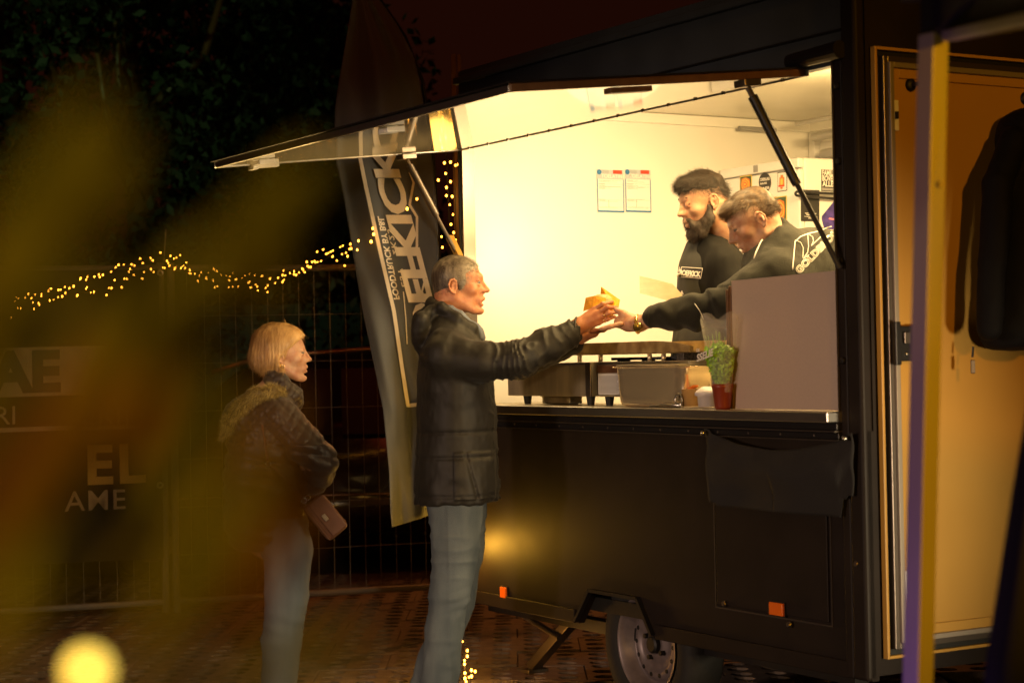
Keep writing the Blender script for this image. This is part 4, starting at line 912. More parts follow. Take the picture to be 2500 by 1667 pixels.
        for ax in range(3):
            sl0 = [slice(None)] * 3; sl1 = [slice(None)] * 3; sl0[ax] = slice(0, -1); sl1[ax] = slice(1, None)
            e = S[tuple(sl0)] != S[tuple(sl1)]; o1, o2 = [q for q in (0, 1, 2) if q != ax]
            idx = list(np.nonzero(e)); ok = (idx[o1] > 0) & (idx[o2] > 0) & (idx[o1] < D.shape[o1] - 1) & (idx[o2] < D.shape[o2] - 1); idx = [q[ok] for q in idx]
            def cell(a, b): q = [i.copy() for i in idx]; q[o1] -= a; q[o2] -= b; return idm[q[0], q[1], q[2]]
            quad = np.stack([cell(1, 1), cell(0, 1), cell(0, 0), cell(1, 0)], 1); ins = S[idx[0], idx[1], idx[2]]
            if ax == 1: ins = ~ins
            quad[~ins] = quad[~ins][:, ::-1]; Q.append(quad)
        Q = np.concatenate(Q); Q = Q[(Q >= 0).all(1)]
        return V, Q
    def build(s, name, m, parent, smooth_it=1):
        V, Q = s.mesh()
        for _ in range(smooth_it):       # light Laplacian relaxation
            acc = np.zeros_like(V); cn = np.zeros(len(V))
            for a, b in ((0, 1), (1, 2), (2, 3), (3, 0)):
                np.add.at(acc, Q[:, a], V[Q[:, b]]); np.add.at(cn, Q[:, a], 1); np.add.at(acc, Q[:, b], V[Q[:, a]]); np.add.at(cn, Q[:, b], 1)
            V = V * .5 + .5 * acc / np.maximum(cn, 1)[:, None]
        me = bpy.data.meshes.new(name); me.vertices.add(len(V)); me.vertices.foreach_set('co', V.astype(np.float32).ravel())
        me.loops.add(Q.size); me.loops.foreach_set('vertex_index', Q.astype(np.int32).ravel()); me.polygons.add(len(Q))
        me.polygons.foreach_set('loop_start', np.arange(0, Q.size, 4, dtype=np.int32)); me.polygons.foreach_set('loop_total', np.full(len(Q), 4, np.int32)); me.update(); me.validate(); me.shade_smooth()
        o = link(name, me, m, parent, fix=False); return o
# ---- head in its own frame: x forward, y left, z up, origin between the ears at eye height
def head_prims(S, jaw=1.0, mouth=0.0, nose=1.0, brow=1.0, neck=True, neck_r=.056, neck_to=(-.055, 0, -.17), wrinkle=0.0, lids=0.5, cheek=1.0):
    S.ell((-.014, 0, .022), (.088, .075, .082), .02); S.ell((.028, 0, .018), (.062, .063, .064), .03); S.ell((-.04, 0, -.03), (.052, .058, .052), .03)
    S.ell((.036, 0, -.045), (.052, .054 * (.5 + .5 * jaw), .070), .03)
    for y in (-1, 1):
        S.cap((-.002, y * .050 * jaw, -.066), (.060, y * .024 * jaw, -.110), .019, .016, .025)
        S.ell((.056, y * .043, -.030), (.022, .019, .018 * cheek), .02)
    if neck: S.cap((-.028, 0, -.055), neck_to, neck_r, neck_r * 1.08, .03)
    S.ell((.083, 0, -.112), (.018, .020, .017), .02); S.ell((.076, 0, -.064), (.024, .028, .028), .018)
    S.cap((.080, -.032, .021), (.0855, -.008, .020), .0105 * brow, .0105 * brow, .014); S.cap((.080, .032, .021), (.0855, .008, .020), .0105 * brow, .0105 * brow, .014)
    for y in (-1, 1):
        S.ell((.102, y * .031, .000), (.020, .017, .0125), .010, 'sub')
        S.ell((.0765, y * .031, .0058), (.0142, .0160, .0085), .003); S.ell((.0755, y * .031, -.0105), (.0138, .0155, .0075), .003)
    S.cap((.090, 0, .006), (.111 * 1, 0, -.029), .0085, .0098 * nose, .010); S.ell((.1125, 0, -.033), (.0125 * nose, .0105, .0092), .008)
    for y in (-1, 1): S.ell((.0990, y * .0120, -.0360), (.0115, .0062, .0080), .008); S.ell((.089, y * .016, -.034), (.012, .010, .016), .012)
    for y in (-1, 1): S.ell((.1075, y * .0062, -.0425), (.0040, .0026, .0026), .003, 'sub')
    S.chain([(.088, -.023, -.0735), (.0965, -.010, -.066), (.0985, 0, -.0645), (.0965, .010, -.066), (.088, .023, -.0735)], [.0045, .0062, .0065, .0062, .0045], .007)
    g = .004 + .012 * mouth
    S.chain([(.086, -.021, -.0755 - g * .4), (.0935, -.010, -.0795 - g), (.0950, 0, -.0805 - g), (.0935, .010, -.0795 - g), (.086, .021, -.0755 - g * .4)], [.0045, .0066, .0070, .0066, .0045], .007)
    S.ell((.098, 0, -.0725 - g * .5), (.022, .0195, .0016 + .0050 * mouth), .0025, 'sub'); S.ell((.099, 0, -.098), (.010, .016, .0045), .010, 'sub')
    if wrinkle:
        for y in (-1, 1):
            S.chain([(.097, y * .017, -.040), (.090, y * .031, -.060), (.081, y * .035, -.088)], [.0022] * 3, .006, 'sub')
            S.chain([(.082, y * .043, -.052), (.071, y * .043, -.078), (.066, y * .040, -.100)], [.0018] * 3, .006, 'sub')
            for dz_ in (-.004, -.010): S.cap((.070, y * .046, .004 + dz_), (.056, y * .056, .002 + dz_ * 2), .0010, .0010, .004, 'sub')
        for z in (.040, .050): S.chain([(.074, -.04, z - .002), (.0925 - (z - .03) * .45, 0, z + .001), (.074, .04, z - .002)], [.0004] * 3, .008, 'sub')
    for y in (-1, 1):           # ears
        def E(px, pz, o=0): return (-.012 + px, y * (.0735 + .010 * (.5 - px / .04) + o), -.018 + pz)
        S.ell(E(-.001, 0, -.003), (.017, .004, .028), .006)
        S.chain([E(.012, .006), E(.011, .020, .002), (E(.001, .029, .003)), E(-.011, .024, .005), E(-.017, .008, .006), E(-.014, -.010, .004), E(-.005, -.022, .001), E(.005, -.027, -.001)], [.0035, .0038, .0042, .0042, .0040, .0040, .0052, .0055], .003)
        S.chain([E(.004, .014, 0), E(-.006, .006, .001), E(-.005, -.010, 0)], [.003] * 3, .003)
        S.ell(E(.0045, -.004, .004), (.0065, .006, .0085), .003, 'sub'); S.ell(E(.0115, -.005, .000), (.004, .0035, .005), .003)
def eyes(par, HM, sc, gaze=(1, 0, 0), iris=(.10, .16, .20), half=False):
    for y in (-1, 1):
        c = HM @ (Vector((.0785, y * .031, -.0022)) * sc); g = (HM.to_3x3() @ Vector(gaze)).normalized(); r = .0118 * sc
        e = MB().lathe([(r * math.sin(t * math.pi / 12) + 1e-5, -r * math.cos(t * math.pi / 12)) for t in range(13)], 20).build('eye', M_eye, par, smooth=True); e.matrix_local = Matrix.Translation(c) @ g.to_track_quat('Z', 'Y').to_matrix().to_4x4()
        if half: continue
        im = mat('iris', iris, .15)
        MB().lathe([(.0055 * sc, 0), (.0053 * sc, .0009 * sc), (.0024 * sc, .0012 * sc)], 16, (0, 0, r * .885)).build('iris', im, e, smooth=True); MB().lathe([(.0025 * sc, .0012 * sc), (.0001, .0014 * sc)], 12, (0, 0, r * .89)).build('pupil', M['ink'], e)
M_eye = mat('eye_white', (.22, .18, .15), .2)
# ---- strands: thin blades grown from points with a direction; tone is a per-strand shade
def strands(name, P, N, dirf, length, width, m, parent, lift=.25, seg=3, curl=.1, jit_=.25, tone=None, offs=0.0):
    n = len(P); V = np.zeros((n, seg + 1, 2, 3)); Dv = dirf(P, N); Dv += RNG.normal(size=(n, 3)) * jit_; Dv /= np.linalg.norm(Dv, axis=1)[:, None]
    L_ = (length(P) if callable(length) else np.full(n, length)) * RNG.uniform(.65, 1.15, n); side = np.cross(Dv, N); side /= (np.linalg.norm(side, axis=1)[:, None] + 1e-6); p = P + N * offs
    for i in range(seg + 1):
        t = i / seg; V[:, i, 0] = p - side * (width * (1 - .85 * t)); V[:, i, 1] = p + side * (width * (1 - .85 * t))
        d = Dv + N * (lift * (1 - t)) + np.array((0, 0, -curl * t)); d /= np.linalg.norm(d, axis=1)[:, None]; p = p + d * (L_ / seg)[:, None]
    V = V.reshape(-1, 3); base = (np.arange(n) * (seg + 1) * 2)[:, None]
    Q = np.concatenate([base + np.array([2 * i, 2 * i + 1, 2 * i + 3, 2 * i + 2]) for i in range(seg)], 0).astype(np.int32)
    me = bpy.data.meshes.new(name); me.vertices.add(len(V)); me.vertices.foreach_set('co', V.astype(np.float32).ravel()); me.loops.add(Q.size); me.loops.foreach_set('vertex_index', Q.ravel())
    me.polygons.add(len(Q)); me.polygons.foreach_set('loop_start', np.arange(0, Q.size, 4, dtype=np.int32)); me.polygons.foreach_set('loop_total', np.full(len(Q), 4, np.int32)); me.update()
    at_ = me.attributes.new('tone', 'FLOAT', 'POINT'); tn = RNG.random(n) if tone is None else np.clip(tone(P) + RNG.normal(size=n) * .22, 0, 1); at_.data.foreach_set('value', np.repeat(tn, (seg + 1) * 2).astype(np.float32))
    o = link(name, me, m, parent, fix=False); me.shade_smooth(); return o
def surf_points(o, n, keep=None):
    me = o.data; F = len(me.polygons); A = np.zeros(F); me.polygons.foreach_get('area', A); Cn = np.zeros(F * 3); me.polygons.foreach_get('center', Cn); Nn = np.zeros(F * 3); me.polygons.foreach_get('normal', Nn)
    Cn, Nn = Cn.reshape(-1, 3), Nn.reshape(-1, 3)
    if keep is not None: A = A * keep(Cn)
    i = RNG.choice(F, n, p=A / A.sum()); return Cn[i] + RNG.normal(size=(n, 3)) * .0012, Nn[i]
def skin(name, col, **k):
    m = mat(name, col, .48, col2=(col[0] * .80, col[1] * .60, col[2] * .55), vscale=38, bump=.10, bscale=260, sss=.12, detail=3); return m
def hm(loc, yaw=0.0, pitch=0.0, roll=0.0):   # head frame at loc, facing +x turned by yaw (about z), nose down by pitch
    return Matrix.Translation(loc) @ Matrix.Rotation(yaw, 4, 'Z') @ Matrix.Rotation(pitch, 4, 'Y') @ Matrix.Rotation(roll, 4, 'X')
def inv_pts(Mx, P, sc=1.0):
    Mi = np.array(Mx.inverted()); return (P @ Mi[:3, :3].T + Mi[:3, 3]) / sc
# ================================================================== PEOPLE
from mathutils.bvhtree import BVHTree
class Skinner:
    """projects pixel positions on a built surface (for prints that follow cloth)"""
    def __init__(s, o, root):
        me = o.data; s.root = Vector(root); s.t = BVHTree.FromPolygons([v.co[:] for v in me.vertices], [p.vertices[:] for p in me.polygons])
    def __call__(s, px, py, Yd, off=.004):
        r = ray(px, py); h = s.t.ray_cast(Vector((0, 0, CAMZ)) - s.root, r)
        return (h[0] - r * off) if h[0] is not None else at(px, py, Yd) - s.root
def fingers(S, K, P, T_, r=.0082, k=.006):
    for a, b, c in zip(K, P, T_): S.chain([a, b, c], [r * 1.05, r, r * .86], k)
def person(px, Y, label):
    o = at(px, 880, Y); o.z = 0; return empty('person', o, 0, label=label, cat='person'), o, (lambda x, y, dy=0.0: at(x, y, Y + dy) - o)
def hairy(name, root, Mx, sc, S, m, n, L_, wd, dirf, par, tone=None, keep=None, **k):
    S.frame(Matrix.Identity(4)); o = S.build(name, m, par)
    at_ = o.data.attributes.new('tone', 'FLOAT', 'POINT'); co = np.zeros(len(o.data.vertices) * 3); o.data.vertices.foreach_get('co', co); lp = inv_pts(Mx, co.reshape(-1, 3), sc)
    tv = (tone(lp) if tone is not None else np.full(len(lp), .5)) + .30 * vnoise(lp, (75, 75, 16), 3) + .18 * vnoise(lp, (160, 160, 40), 5); at_.data.foreach_set('value', np.clip(tv, 0, 1).astype(np.float32))
    P, N = surf_points(o, n, keep)
    t2 = (lambda p: tone(inv_pts(Mx, p, sc))) if tone is not None else None
    s2 = strands('hair_strands', P, N, lambda p, nn: dirf(inv_pts(Mx, p, sc), nn @ np.array(Mx.to_3x3())) @ np.array(Mx.to_3x3()).T, L_, wd, m, o, tone=t2, offs=-.001, **k); s2['kind'] = 'stuff'; return o
def hairmat(name, dark, lite, rough=.45): return mat(name, dark, rough, col2=lite, attr='tone', spec=.5)
def cloth(name, col, rough=.6, **k): return mat(name, col, rough, var=.25, vscale=9, bump=k.pop('bump', .18), bscale=k.pop('bscale', 420), **k)
SK1 = skin('ruddy_skin', (.52, .245, .125)); SK2 = skin('fair_skin', (.60, .37, .24)); SK3 = skin('olive_skin', (.52, .31, .19))
denim = mat('faded_denim', (.125, .150, .170), .85, col2=(.052, .070, .092), vscale=9, bump=.35, bscale=520, stretch=(1, 1, .3))
def folds(P, dirs, amp, sc_, sd=0): return amp * vnoise(P, sc_, sd)
# ------------------------------------------------------------------ the customer
g, o0, C = person(1110, 7.45, 'grey haired man in a dark padded jacket and jeans reaching up for the burger')
S = SDF([(-.24, -.13, .008), (-.13, .14, .0032), (.14, .44, .008), (.44, .70, .0032)], [(-.26, -.16, .006), (-.16, .09, .0032), (.09, .28, .009)], [(.0, 1.42, .012), (1.42, 1.86, .0032)])
hp = C(1118.6, 690); HM1 = hm(hp, -.06); S.frame(HM1); head_prims(S, wrinkle=1, mouth=.9, nose=1.08, brow=1.1, neck_to=(-.060, 0, -.15)); S.frame(Matrix.Identity(4))
S.cap(C(1095, 835), C(1112, 1000), .075, .10, .03); S.cap(C(1112, 1000), C(1112, 1180), .11, .10, .04)
S.cap(C(1085, 870, -.15), C(1085, 870, .15), .06, .06, .03)
W1 = C(1398, 806, -.125); S.chain([C(1085, 872, -.17), C(1262, 885, -.20), W1, C(1412, 794, -.13)], [.05, .045, .030, .029], .02)
kn = [C(1449, 756, -.125), C(1456, 765, -.140), C(1460, 776, -.143), C(1462, 787, -.135)]
for i, q in enumerate(kn): S.cap(C(1411, 788 + i * 5, -.128), q, .0165, .0118, .012)
S.cap(C(1425, 800, -.125), C(1445, 792, -.12), .018, .014, .012)
fingers(S, kn, [C(1472, 742, -.140), C(1483, 750, -.155), C(1487, 764, -.155), C(1483, 779, -.140)], [C(1495, 737, -.115), C(1505, 751, -.125), C(1508, 762, -.120), C(1500, 773, -.110)], .0088)
S.chain([C(1428, 785, -.10), C(1445, 770, -.07), C(1462, 758, -.055)], [.014, .0105, .009], .008)
W2 = C(1402, 828, -.03); S.chain([C(1110, 880, .16), C(1270, 880, .08), W2, C(1420, 820, -.04)], [.05, .045, .030, .028], .02)
S.cap(C(1420, 820, -.04), C(1450, 812, -.04), .024, .020, .012)
fingers(S, [C(1445, 808, -.075), C(1447, 810, -.055), C(1447, 811, -.035), C(1445, 811, -.015)], [C(1470, 805, -.08), C(1474, 806, -.058), C(1474, 806, -.035), C(1470, 806, -.01)], [C(1484, 798, -.08), C(1490, 796, -.058), C(1490, 796, -.035), C(1486, 797, -.01)], .0085)
for a in (-1, 1): S.chain([C(1110, 1200, a * .09), C(1095, 1470, a * .10), C(1080, 1690, a * .10), C(1110, 1725, a * .11)], [.08, .06, .045, .04], .03)
body1 = S.build('body', SK1, g); eyes(g, HM1, 1.0, (1, -.15, .05))
# rings
for (a, b) in ((kn[2], C(1487, 764, -.155)), (kn[3], C(1483, 779, -.140))):
    v = (b - a); c = a + v * .62; MB().lathe([(.0098, -.0025), (.0106, 0), (.0098, .0025), (.0090, 0), (.0098, -.0025)], 20).build('ring', mat('gold', (.9, .62, .22), .2, 1.0), g, smooth=True).matrix_local = Matrix.Translation(c) @ v.to_track_quat('Z', 'Y').to_matrix().to_4x4()
# teeth
MB().tube([HM1 @ Vector((.086, -.014, -.0735)), HM1 @ Vector((.0925, 0, -.0725)), HM1 @ Vector((.086, .014, -.0735))], .0032, 6).build('teeth', M['tooth'], g, smooth=True)
# short grey hair
S = SDF([(-.14, .12, .0035)], [(-.12, .12, .0035)], [(1.55, 1.90, .0035)]); S.frame(HM1)
S.ell((-.0145, 0, .0235), (.0925, .0790, .0865), .01); S.ell((.024, 0, .030), (.060, .063, .060), .02); S.ell((-.042, 0, -.028), (.056, .0615, .055), .02); S.ell((.010, 0, -.002), (.040, .0745, .045), .02)
S.ell((.125, 0, .018), (.056, .12, .052), .006, 'sub'); S.ell((.085, 0, -.050), (.075, .12, .062), .008, 'sub')
for y in (-1, 1): S.ell((-.010, y * .09, -.024), (.019, .040, .030), .004, 'sub')
S.ell((.0, 0, -.125), (.09, .12, .060), .01, 'sub')
HG = hairmat('grey_hair', (.045, .030, .020), (.42, .36, .28))
hairy('hair', o0, HM1, 1, S, HG, 11000, .0125, .00055, lambda p, n: np.array((.35, 0, -.55)) + np.outer((p[:, 2] > .06), (.9, 0, .5)), g, tone=lambda p: np.clip(.42 + 4.5 * p[:, 0] - 2.0 * np.abs(p[:, 2] - .03), .05, 1), lift=.35, seg=2)
for y in (-1, 1):
    P_ = np.array([HM1 @ Vector((.0885 - .010 * abs(t), y * (.012 + .030 * t), .0225 + .004 * math.sin(t * 3))) for t in RNG.random(160)]); N_ = np.tile(np.array(HM1.to_3x3() @ Vector((1, 0, 0))), (160, 1))
    e = strands('eyebrow', P_, N_, lambda p, n: np.tile(np.array(HM1.to_3x3() @ Vector((.3, y * .8, .1))), (len(p), 1)), .008, .0006, HG, g, seg=2, tone=lambda p: np.full(len(p), .45)); e['kind'] = 'stuff'
# jacket
jk = cloth('black_padded_nylon', (.010, .0085, .007), .58, bump=.10, bscale=300, sheen=.04, spec=.35)
S = SDF([(-.24, .52, .0055)], [(-.34, .34, .0058)], [(.80, 1.72, .0055)])
S.ell(C(1112, 920), (.148, .225, .21), .05); S.ell(C(1116, 1030), (.160, .215, .22), .06); S.ell(C(1116, 1150), (.166, .215, .22), .06); S.ell(C(1117, 1230), (.168, .215, .18), .05)
S.chain([C(1092, 868, -.18), C(1180, 884, -.205), C(1262, 880, -.215), C(1335, 845, -.175), C(1404, 810, -.135)], [.086, .074, .068, .062, .056], .03)
S.chain([C(1105, 868, .16), C(1270, 885, .09), C(1395, 838, -.02)], [.08, .064, .050], .03)
S.cap(C(1085, 850, -.14), C(1085, 850, .14), .075, .075, .05); S.ell(C(1092, 805), (.105, .12, .085), .05)
# collar and hood
S.chain([C(1052, 737, 0), C(1078, 750, -.085), C(1115, 775, -.095), C(1152, 802, -.055), C(1168, 822, 0)], [.018, .020, .020, .018, .018], .02); S.chain([C(1052, 737, 0), C(1078, 750, .085), C(1115, 775, .095), C(1152, 802, .055), C(1168, 822, 0)], [.018, .020, .020, .018, .018], .02)
S.chain([C(1050, 752, -.07), C(1030, 778, -.12), C(1026, 815, -.10), C(1030, 850, -.05)], [.018, .027, .026, .022], .02); S.chain([C(1050, 752, .07), C(1030, 778, .12), C(1026, 815, .10), C(1030, 850, .05)], [.018, .027, .026, .022], .02)
S.cap(C(1026, 792, -.10), C(1026, 792, .10), .028, .028, .03); S.cap(C(1026, 832, -.08), C(1026, 832, .08), .030, .030, .03); S.cap(C(1050, 765, -.07), C(1050, 765, .07), .022, .022, .03)
S.ell(C(1113, 745), (.066, .062, .085), .012, 'sub'); S.cap(C(1404, 810, -.135), C(1450, 785, -.13), .046, .05, .008, 'sub')
zb_ = C(1110, 1226).z; S.plane((0, 0, zb_), (0.03, 0, -1), .012)
zs = [C(1110, y).z for y in (1052, 1112)]; pk0, pk1 = C(1112, 1100), C(1212, 1208)
def jd(P):
    x, y, z = P.T; r = .0040 * vnoise(P, (22, 16, 7), 1) + .0045 * vnoise(P, (9, 9, 24), 2) + .0014 * vnoise(P, (60, 60, 40), 3)
    arm = (x > .13) & (y < .0); t = (x * .86 + z * .25); w_ = np.sin(t * 105 + 6 * vnoise(P, (11, 11, 11), 4)); r = r + arm * (.0068 * (1 - np.abs(w_)) ** 2 * 1.4 * np.exp(-((x - .27) / .16) ** 2) - .002 + .0018 * vnoise(P, (60, 22, 22), 5))
    tor = (x < .2)
    for zz in zs: r = r - tor * .0050 * np.exp(-((z - zz - .012 * x) / .0055) ** 2)
    pk = (x > pk0.x) & (x < pk1.x) & (z > pk1.z) & (z < pk0.z) & (y < -.02); r = r + pk * .0065
    dg = np.exp(-(((x - pk0.x - .045 - .25 * (pk0.z - z)) / .006) ** 2)) * pk; r = r - .007 * dg
    r = r - .004 * np.exp(-((x - .165) / .006) ** 2) * (z < 1.40)
    hood = (x < -.03) & (z > 1.40); r = r + hood * .003 * vnoise(P, (20, 10, 40), 7)
    hem = np.exp(-((z - zb_ - .035) / .006) ** 2); r = r - .004 * hem + .004 * vnoise(P, (40, 40, 6), 8) * np.exp(-((z - zb_) / .06) ** 2)
    return r
S.disp(jd, .03); S.build('jacket', jk, g)
MB().tube([C(1404 + 12 * math.cos(a) * .35 + 3, 811 + 36 * math.sin(a), -.135 + .052 * math.cos(a)) for a in [k * math.pi / 12 for k in range(25)]], .0045, 6, False).build('cuff_band', M['black'], g, smooth=True)
# scarf
S = SDF([(-.10, .16, .004)], [(-.12, .12, .004)], [(1.42, 1.66, .004)]); S.chain([C(1095, 752, -.066), C(1125, 772, -.070), C(1152, 798, -.045), C(1168, 812, -.005), C(1165, 800, .05)], [.015, .019, .021, .020, .015], .012)
S.chain([C(1160, 800, -.03), C(1176, 825, -.02)], [.016, .014], .01)
S.disp(lambda P: .004 * vnoise(P, (60, 60, 22), 4), .02); S.build('scarf', cloth('blue_grey_scarf', (.17, .20, .27), .85, bump=.4), g)
# jeans
S = SDF([(-.22, .16, .006)], [(-.22, .22, .007)], [(.0, .92, .0055)])
S.chain([C(1118, 1170, -.09), C(1112, 1235, -.09), C(1112, 1330, -.10), C(1100, 1450, -.10), C(1086, 1540, -.10), C(1078, 1620, -.10), C(1068, 1700, -.10)], [.115, .108, .093, .078, .071, .072, .078], .02)
S.chain([C(1118, 1170, .08), C(1118, 1235, .09), C(1128, 1330, .12), C(1118, 1450, .13), C(1090, 1540, .14), C(1062, 1620, .14), C(1040, 1700, .14)], [.115, .108, .088, .072, .068, .070, .078], .02)
S.plane((0, 0, .035), (0, 0, -1), .006)
def jn(P):
    x, y, z = P.T; r = .0060 * vnoise(P, (20, 20, 8), 1) + .0065 * (1 - np.abs(vnoise(P, (8, 10, 20), 6))) ** 2 - .003
    for z0, a in ((C(1100, 1455).z, .007), (C(1100, 1478).z, .006), (C(1100, 1430).z, .004), (.14, .006), (.10, .006), (.22, .003)): r = r + a * np.sin(60 * (x + .3) * .35 + 5) * np.exp(-((z - z0 - .25 * (x)) / .014) ** 2)
    return r + .003 * np.exp(-((x + .032) / .004) ** 2) * (y < -.1)
S.disp(jn, .03); S.build('jeans', denim, g)
for a, xx in ((-.10, 1075), (.14, 1045)):
    S = SDF([(-.26, .26, .006)], [(-.24, .24, .006)], [(-.01, .16, .006)]); b_ = C(xx, 1700, a); S.chain([Vector((b_.x - .06, b_.y, .045)), Vector((b_.x + .06, b_.y, .045)), Vector((b_.x + .16, b_.y - .01, .032))], [.040, .044, .034], .02).plane((0, 0, .002), (0, 0, -1), .004); S.build('shoe', M['black'], g)
# ------------------------------------------------------------------ burger
bg_ = at(1470, 740, 7.385); bz = empty('burger', bg_, 0, label='burger in a crumpled yellow paper wrapper passed between the two hands', cat='burger')
yel = mat('yellow_wrapper_paper', (.92, .44, .012), .5, var=.25, vscale=50, bump=.4, bscale=90)
bm = bmesh.new(); bmesh.ops.create_icosphere(bm, subdivisions=3, radius=1)
for v in bm.verts:
    c = v.co; k = 1 + .13 * math.sin(9 * c.x + 4 * c.z) * math.cos(8 * c.y - 3 * c.z) + random.uniform(-.04, .04); cut_ = .30 + .12 * c.x; c.z = min(c.z, cut_)
    v.co = Vector((c.x * .056 * k, c.y * .050 * k, c.z * .055 * k - .012))
me = bpy.data.meshes.new('wrapper'); bm.to_mesh(me); bm.free(); link('wrapper', me, yel, bz)
B = lambda x, y, dy=0: at(x, y, 7.385 + dy) - bg_
for pts in ((B(1468, 700, .01), B(1514, 732, .0), B(1508, 762, -.02), B(1478, 742, .03)), (B(1468, 700, .01), B(1478, 742, .03), B(1466, 724, .04)), (B(1430, 727, -.03), B(1452, 722, -.045), B(1448, 752, -.050), B(1424, 760, -.02)),
            (B(1452, 722, -.045), B(1480, 728, -.045), B(1476, 748, -.055), B(1448, 752, -.050)), (B(1430, 727, .02), B(1424, 760, -.02), B(1430, 727, -.03))):
    f = MB().add(pts, [tuple(range(len(pts)))]).build('wrapper_fold', yel, bz, fix=False); f.modifiers.new('thick', 'SOLIDIFY').thickness = .0012
MB().lathe([(.001, .028), (.020, .026), (.036, .016), (.043, 0), (.040, -.012), (.001, -.014)], 24, (0, 0, .008)).build('bun', mat('toasted_bun', (.72, .42, .16), .5, var=.3, vscale=30), bz, smooth=True)
fil = MB()
for k in range(40):
    c = Vector((random.uniform(-.035, .03), random.uniform(-.045, .0), random.uniform(-.002, .012))); a = Vector((random.gauss(0, 1), random.gauss(0, 1), random.gauss(0, .6))).normalized() * .007; b = a.orthogonal().normalized() * .004; fil.add([c - a, c - b, c + a, c + b], [(0, 1, 2, 3)])
fi = fil.build('salad', mat('salad_leaf', (.32, .38, .06), .5, var=.4, vscale=90), bz, fix=False); fi['kind'] = 'stuff'
# ------------------------------------------------------------------ the woman
g, o0, C = person(655, 7.6, 'blonde woman in a dark quilted coat with fur hood waiting behind the customer')
S = SDF([(-.22, -.05, .009), (-.05, .21, .0032), (.21, .30, .009)], [(-.24, -.11, .009), (-.11, .11, .0032), (.11, .26, .009)], [(.0, 1.30, .012), (1.30, 1.66, .0032)])
hp = C(691.5, 860.5); HM2 = hm(hp, .12); S.frame(HM2, .92); head_prims(S, jaw=.86, brow=.55, nose=.92, cheek=1.15, neck_r=.041, neck_to=(-.045, 0, -.17)); S.frame(Matrix.Identity(4))
S.cap(C(660, 985), C(650, 1180), .09, .10, .04); S.cap(C(650, 1180), C(660, 1300), .10, .11, .04); S.cap(C(668, 1020, -.11), C(668, 1020, .11), .045, .045, .03)
S.chain([C(682, 1030, -.14), C(770, 1130, -.16), C(740, 1150, -.02)], [.045, .038, .03], .02); S.chain([C(682, 1030, .13), C(765, 1130, .14), C(770, 1150, -.02)], [.045, .038, .03], .02)
for a in (-1, 1): S.chain([C(690, 1290, a * .08), C(690, 1500, a * .08), C(665, 1690, a * .08)], [.08, .055, .045], .03)
S.build('body', SK2, g); eyes(g, HM2, .92, (1, .25, -.05))
HB = hairmat('blonde_hair', (.34, .17, .065), (.78, .52, .22), .4)
S = SDF([(-.14, .18, .0045)], [(-.13, .13, .0045)], [(1.30, 1.72, .0045)]); S.frame(HM2)
S.ell((-.024, 0, .034), (.108, .086, .089), .015); S.ell((-.058, 0, -.018), (.086, .084, .066), .02); S.ell((.034, 0, .050), (.058, .070, .050), .02); S.cap((-.02, -.070, -.03), (-.008, -.064, -.066), .018, .012, .015); S.cap((-.02, .070, -.03), (-.008, .064, -.066), .018, .012, .015)
S.ell((.104, 0, -.030), (.104, .14, .094), .008, 'sub')
for y in (-1, 1): S.ell((.000, y * .09, -.034), (.018, .04, .026), .004, 'sub')
S.ell((-.01, 0, -.145), (.13, .14, .072), .01, 'sub')
def lock(P):
    q = inv_pts(HM2, P); ang = np.arctan2(q[:, 1], q[:, 0] + .03); return .0014 * np.sin(ang * 31 + q[:, 0] * 70 + 5 * vnoise(q, (16, 16, 8), 1)) + .003 * vnoise(q, (50, 50, 10), 2)
S.disp(lock, .02)
def wd(p, n):
    fr_ = np.clip((p[:, 0] + .01) * 14, 0, 1); d = np.stack([-.75 * fr_ - .15, np.sign(p[:, 1]) * np.clip((p[:, 2] - .02) * 12, 0, 1), -np.ones(len(p)) * np.clip(1.1 - p[:, 2] * 6, .25, 1)], 1); return d - n * (d * n).sum(1)[:, None]
hairy('hair', o0, HM2, 1, S, HB, 7500, .036, .00055, wd, g, tone=lambda p: np.clip(.55 + 3.5 * p[:, 0] + .1 * np.sin(p[:, 1] * 90), .12, .95), lift=.04, seg=4, curl=.35, jit_=.10, keep=lambda p: 1.0 - .97 * (inv_pts(HM2, p)[:, 0] > .012) * (inv_pts(HM2, p)[:, 2] < .035))
MB().tube([HM2 @ (Vector((-.004 + .006 * math.cos(t * .785), -.082, -.056 + .006 * math.sin(t * .785))) ) for t in range(9)], .0018, 6, False).build('earring', mat('gold_earring', (.9, .7, .4), .2, 1.0), g, smooth=True)
ct = cloth('dark_quilted_coat', (.040, .030, .026), .45, spec=.4, bump=.06, bscale=200, sheen=.15)
S = SDF([(-.36, .34, .006)], [(-.34, .34, .0062)], [(.62, 1.56, .006)])
S.ell(C(655, 1070), (.150, .20, .20), .05); S.ell(C(640, 1170), (.155, .19, .20), .05); S.ell(C(650, 1270), (.165, .20, .17), .05)
S.chain([C(690, 1020, -.155), C(745, 1085, -.175), C(785, 1125, -.150), C(770, 1165, -.06), C(740, 1150, .0)], [.075, .066, .058, .055, .05], .03)
S.chain([C(680, 1015, .155), C(760, 1110, .17), C(785, 1140, .05), C(760, 1165, -.04)], [.075, .062, .052, .05], .03)
S.cap(C(668, 1003, -.12), C(668, 1003, .12), .065, .065, .04)
S.chain([C(650, 904, -.03), C(688, 922, -.062), C(724, 962, -.04), C(728, 985, .0)], [.018, .019, .018, .018], .02); S.chain([C(650, 904, .03), C(688, 922, .062), C(724, 962, .04), C(728, 985, .0)], [.018, .019, .018, .018], .02); S.ell(C(680, 965), (.085, .10, .05), .04)
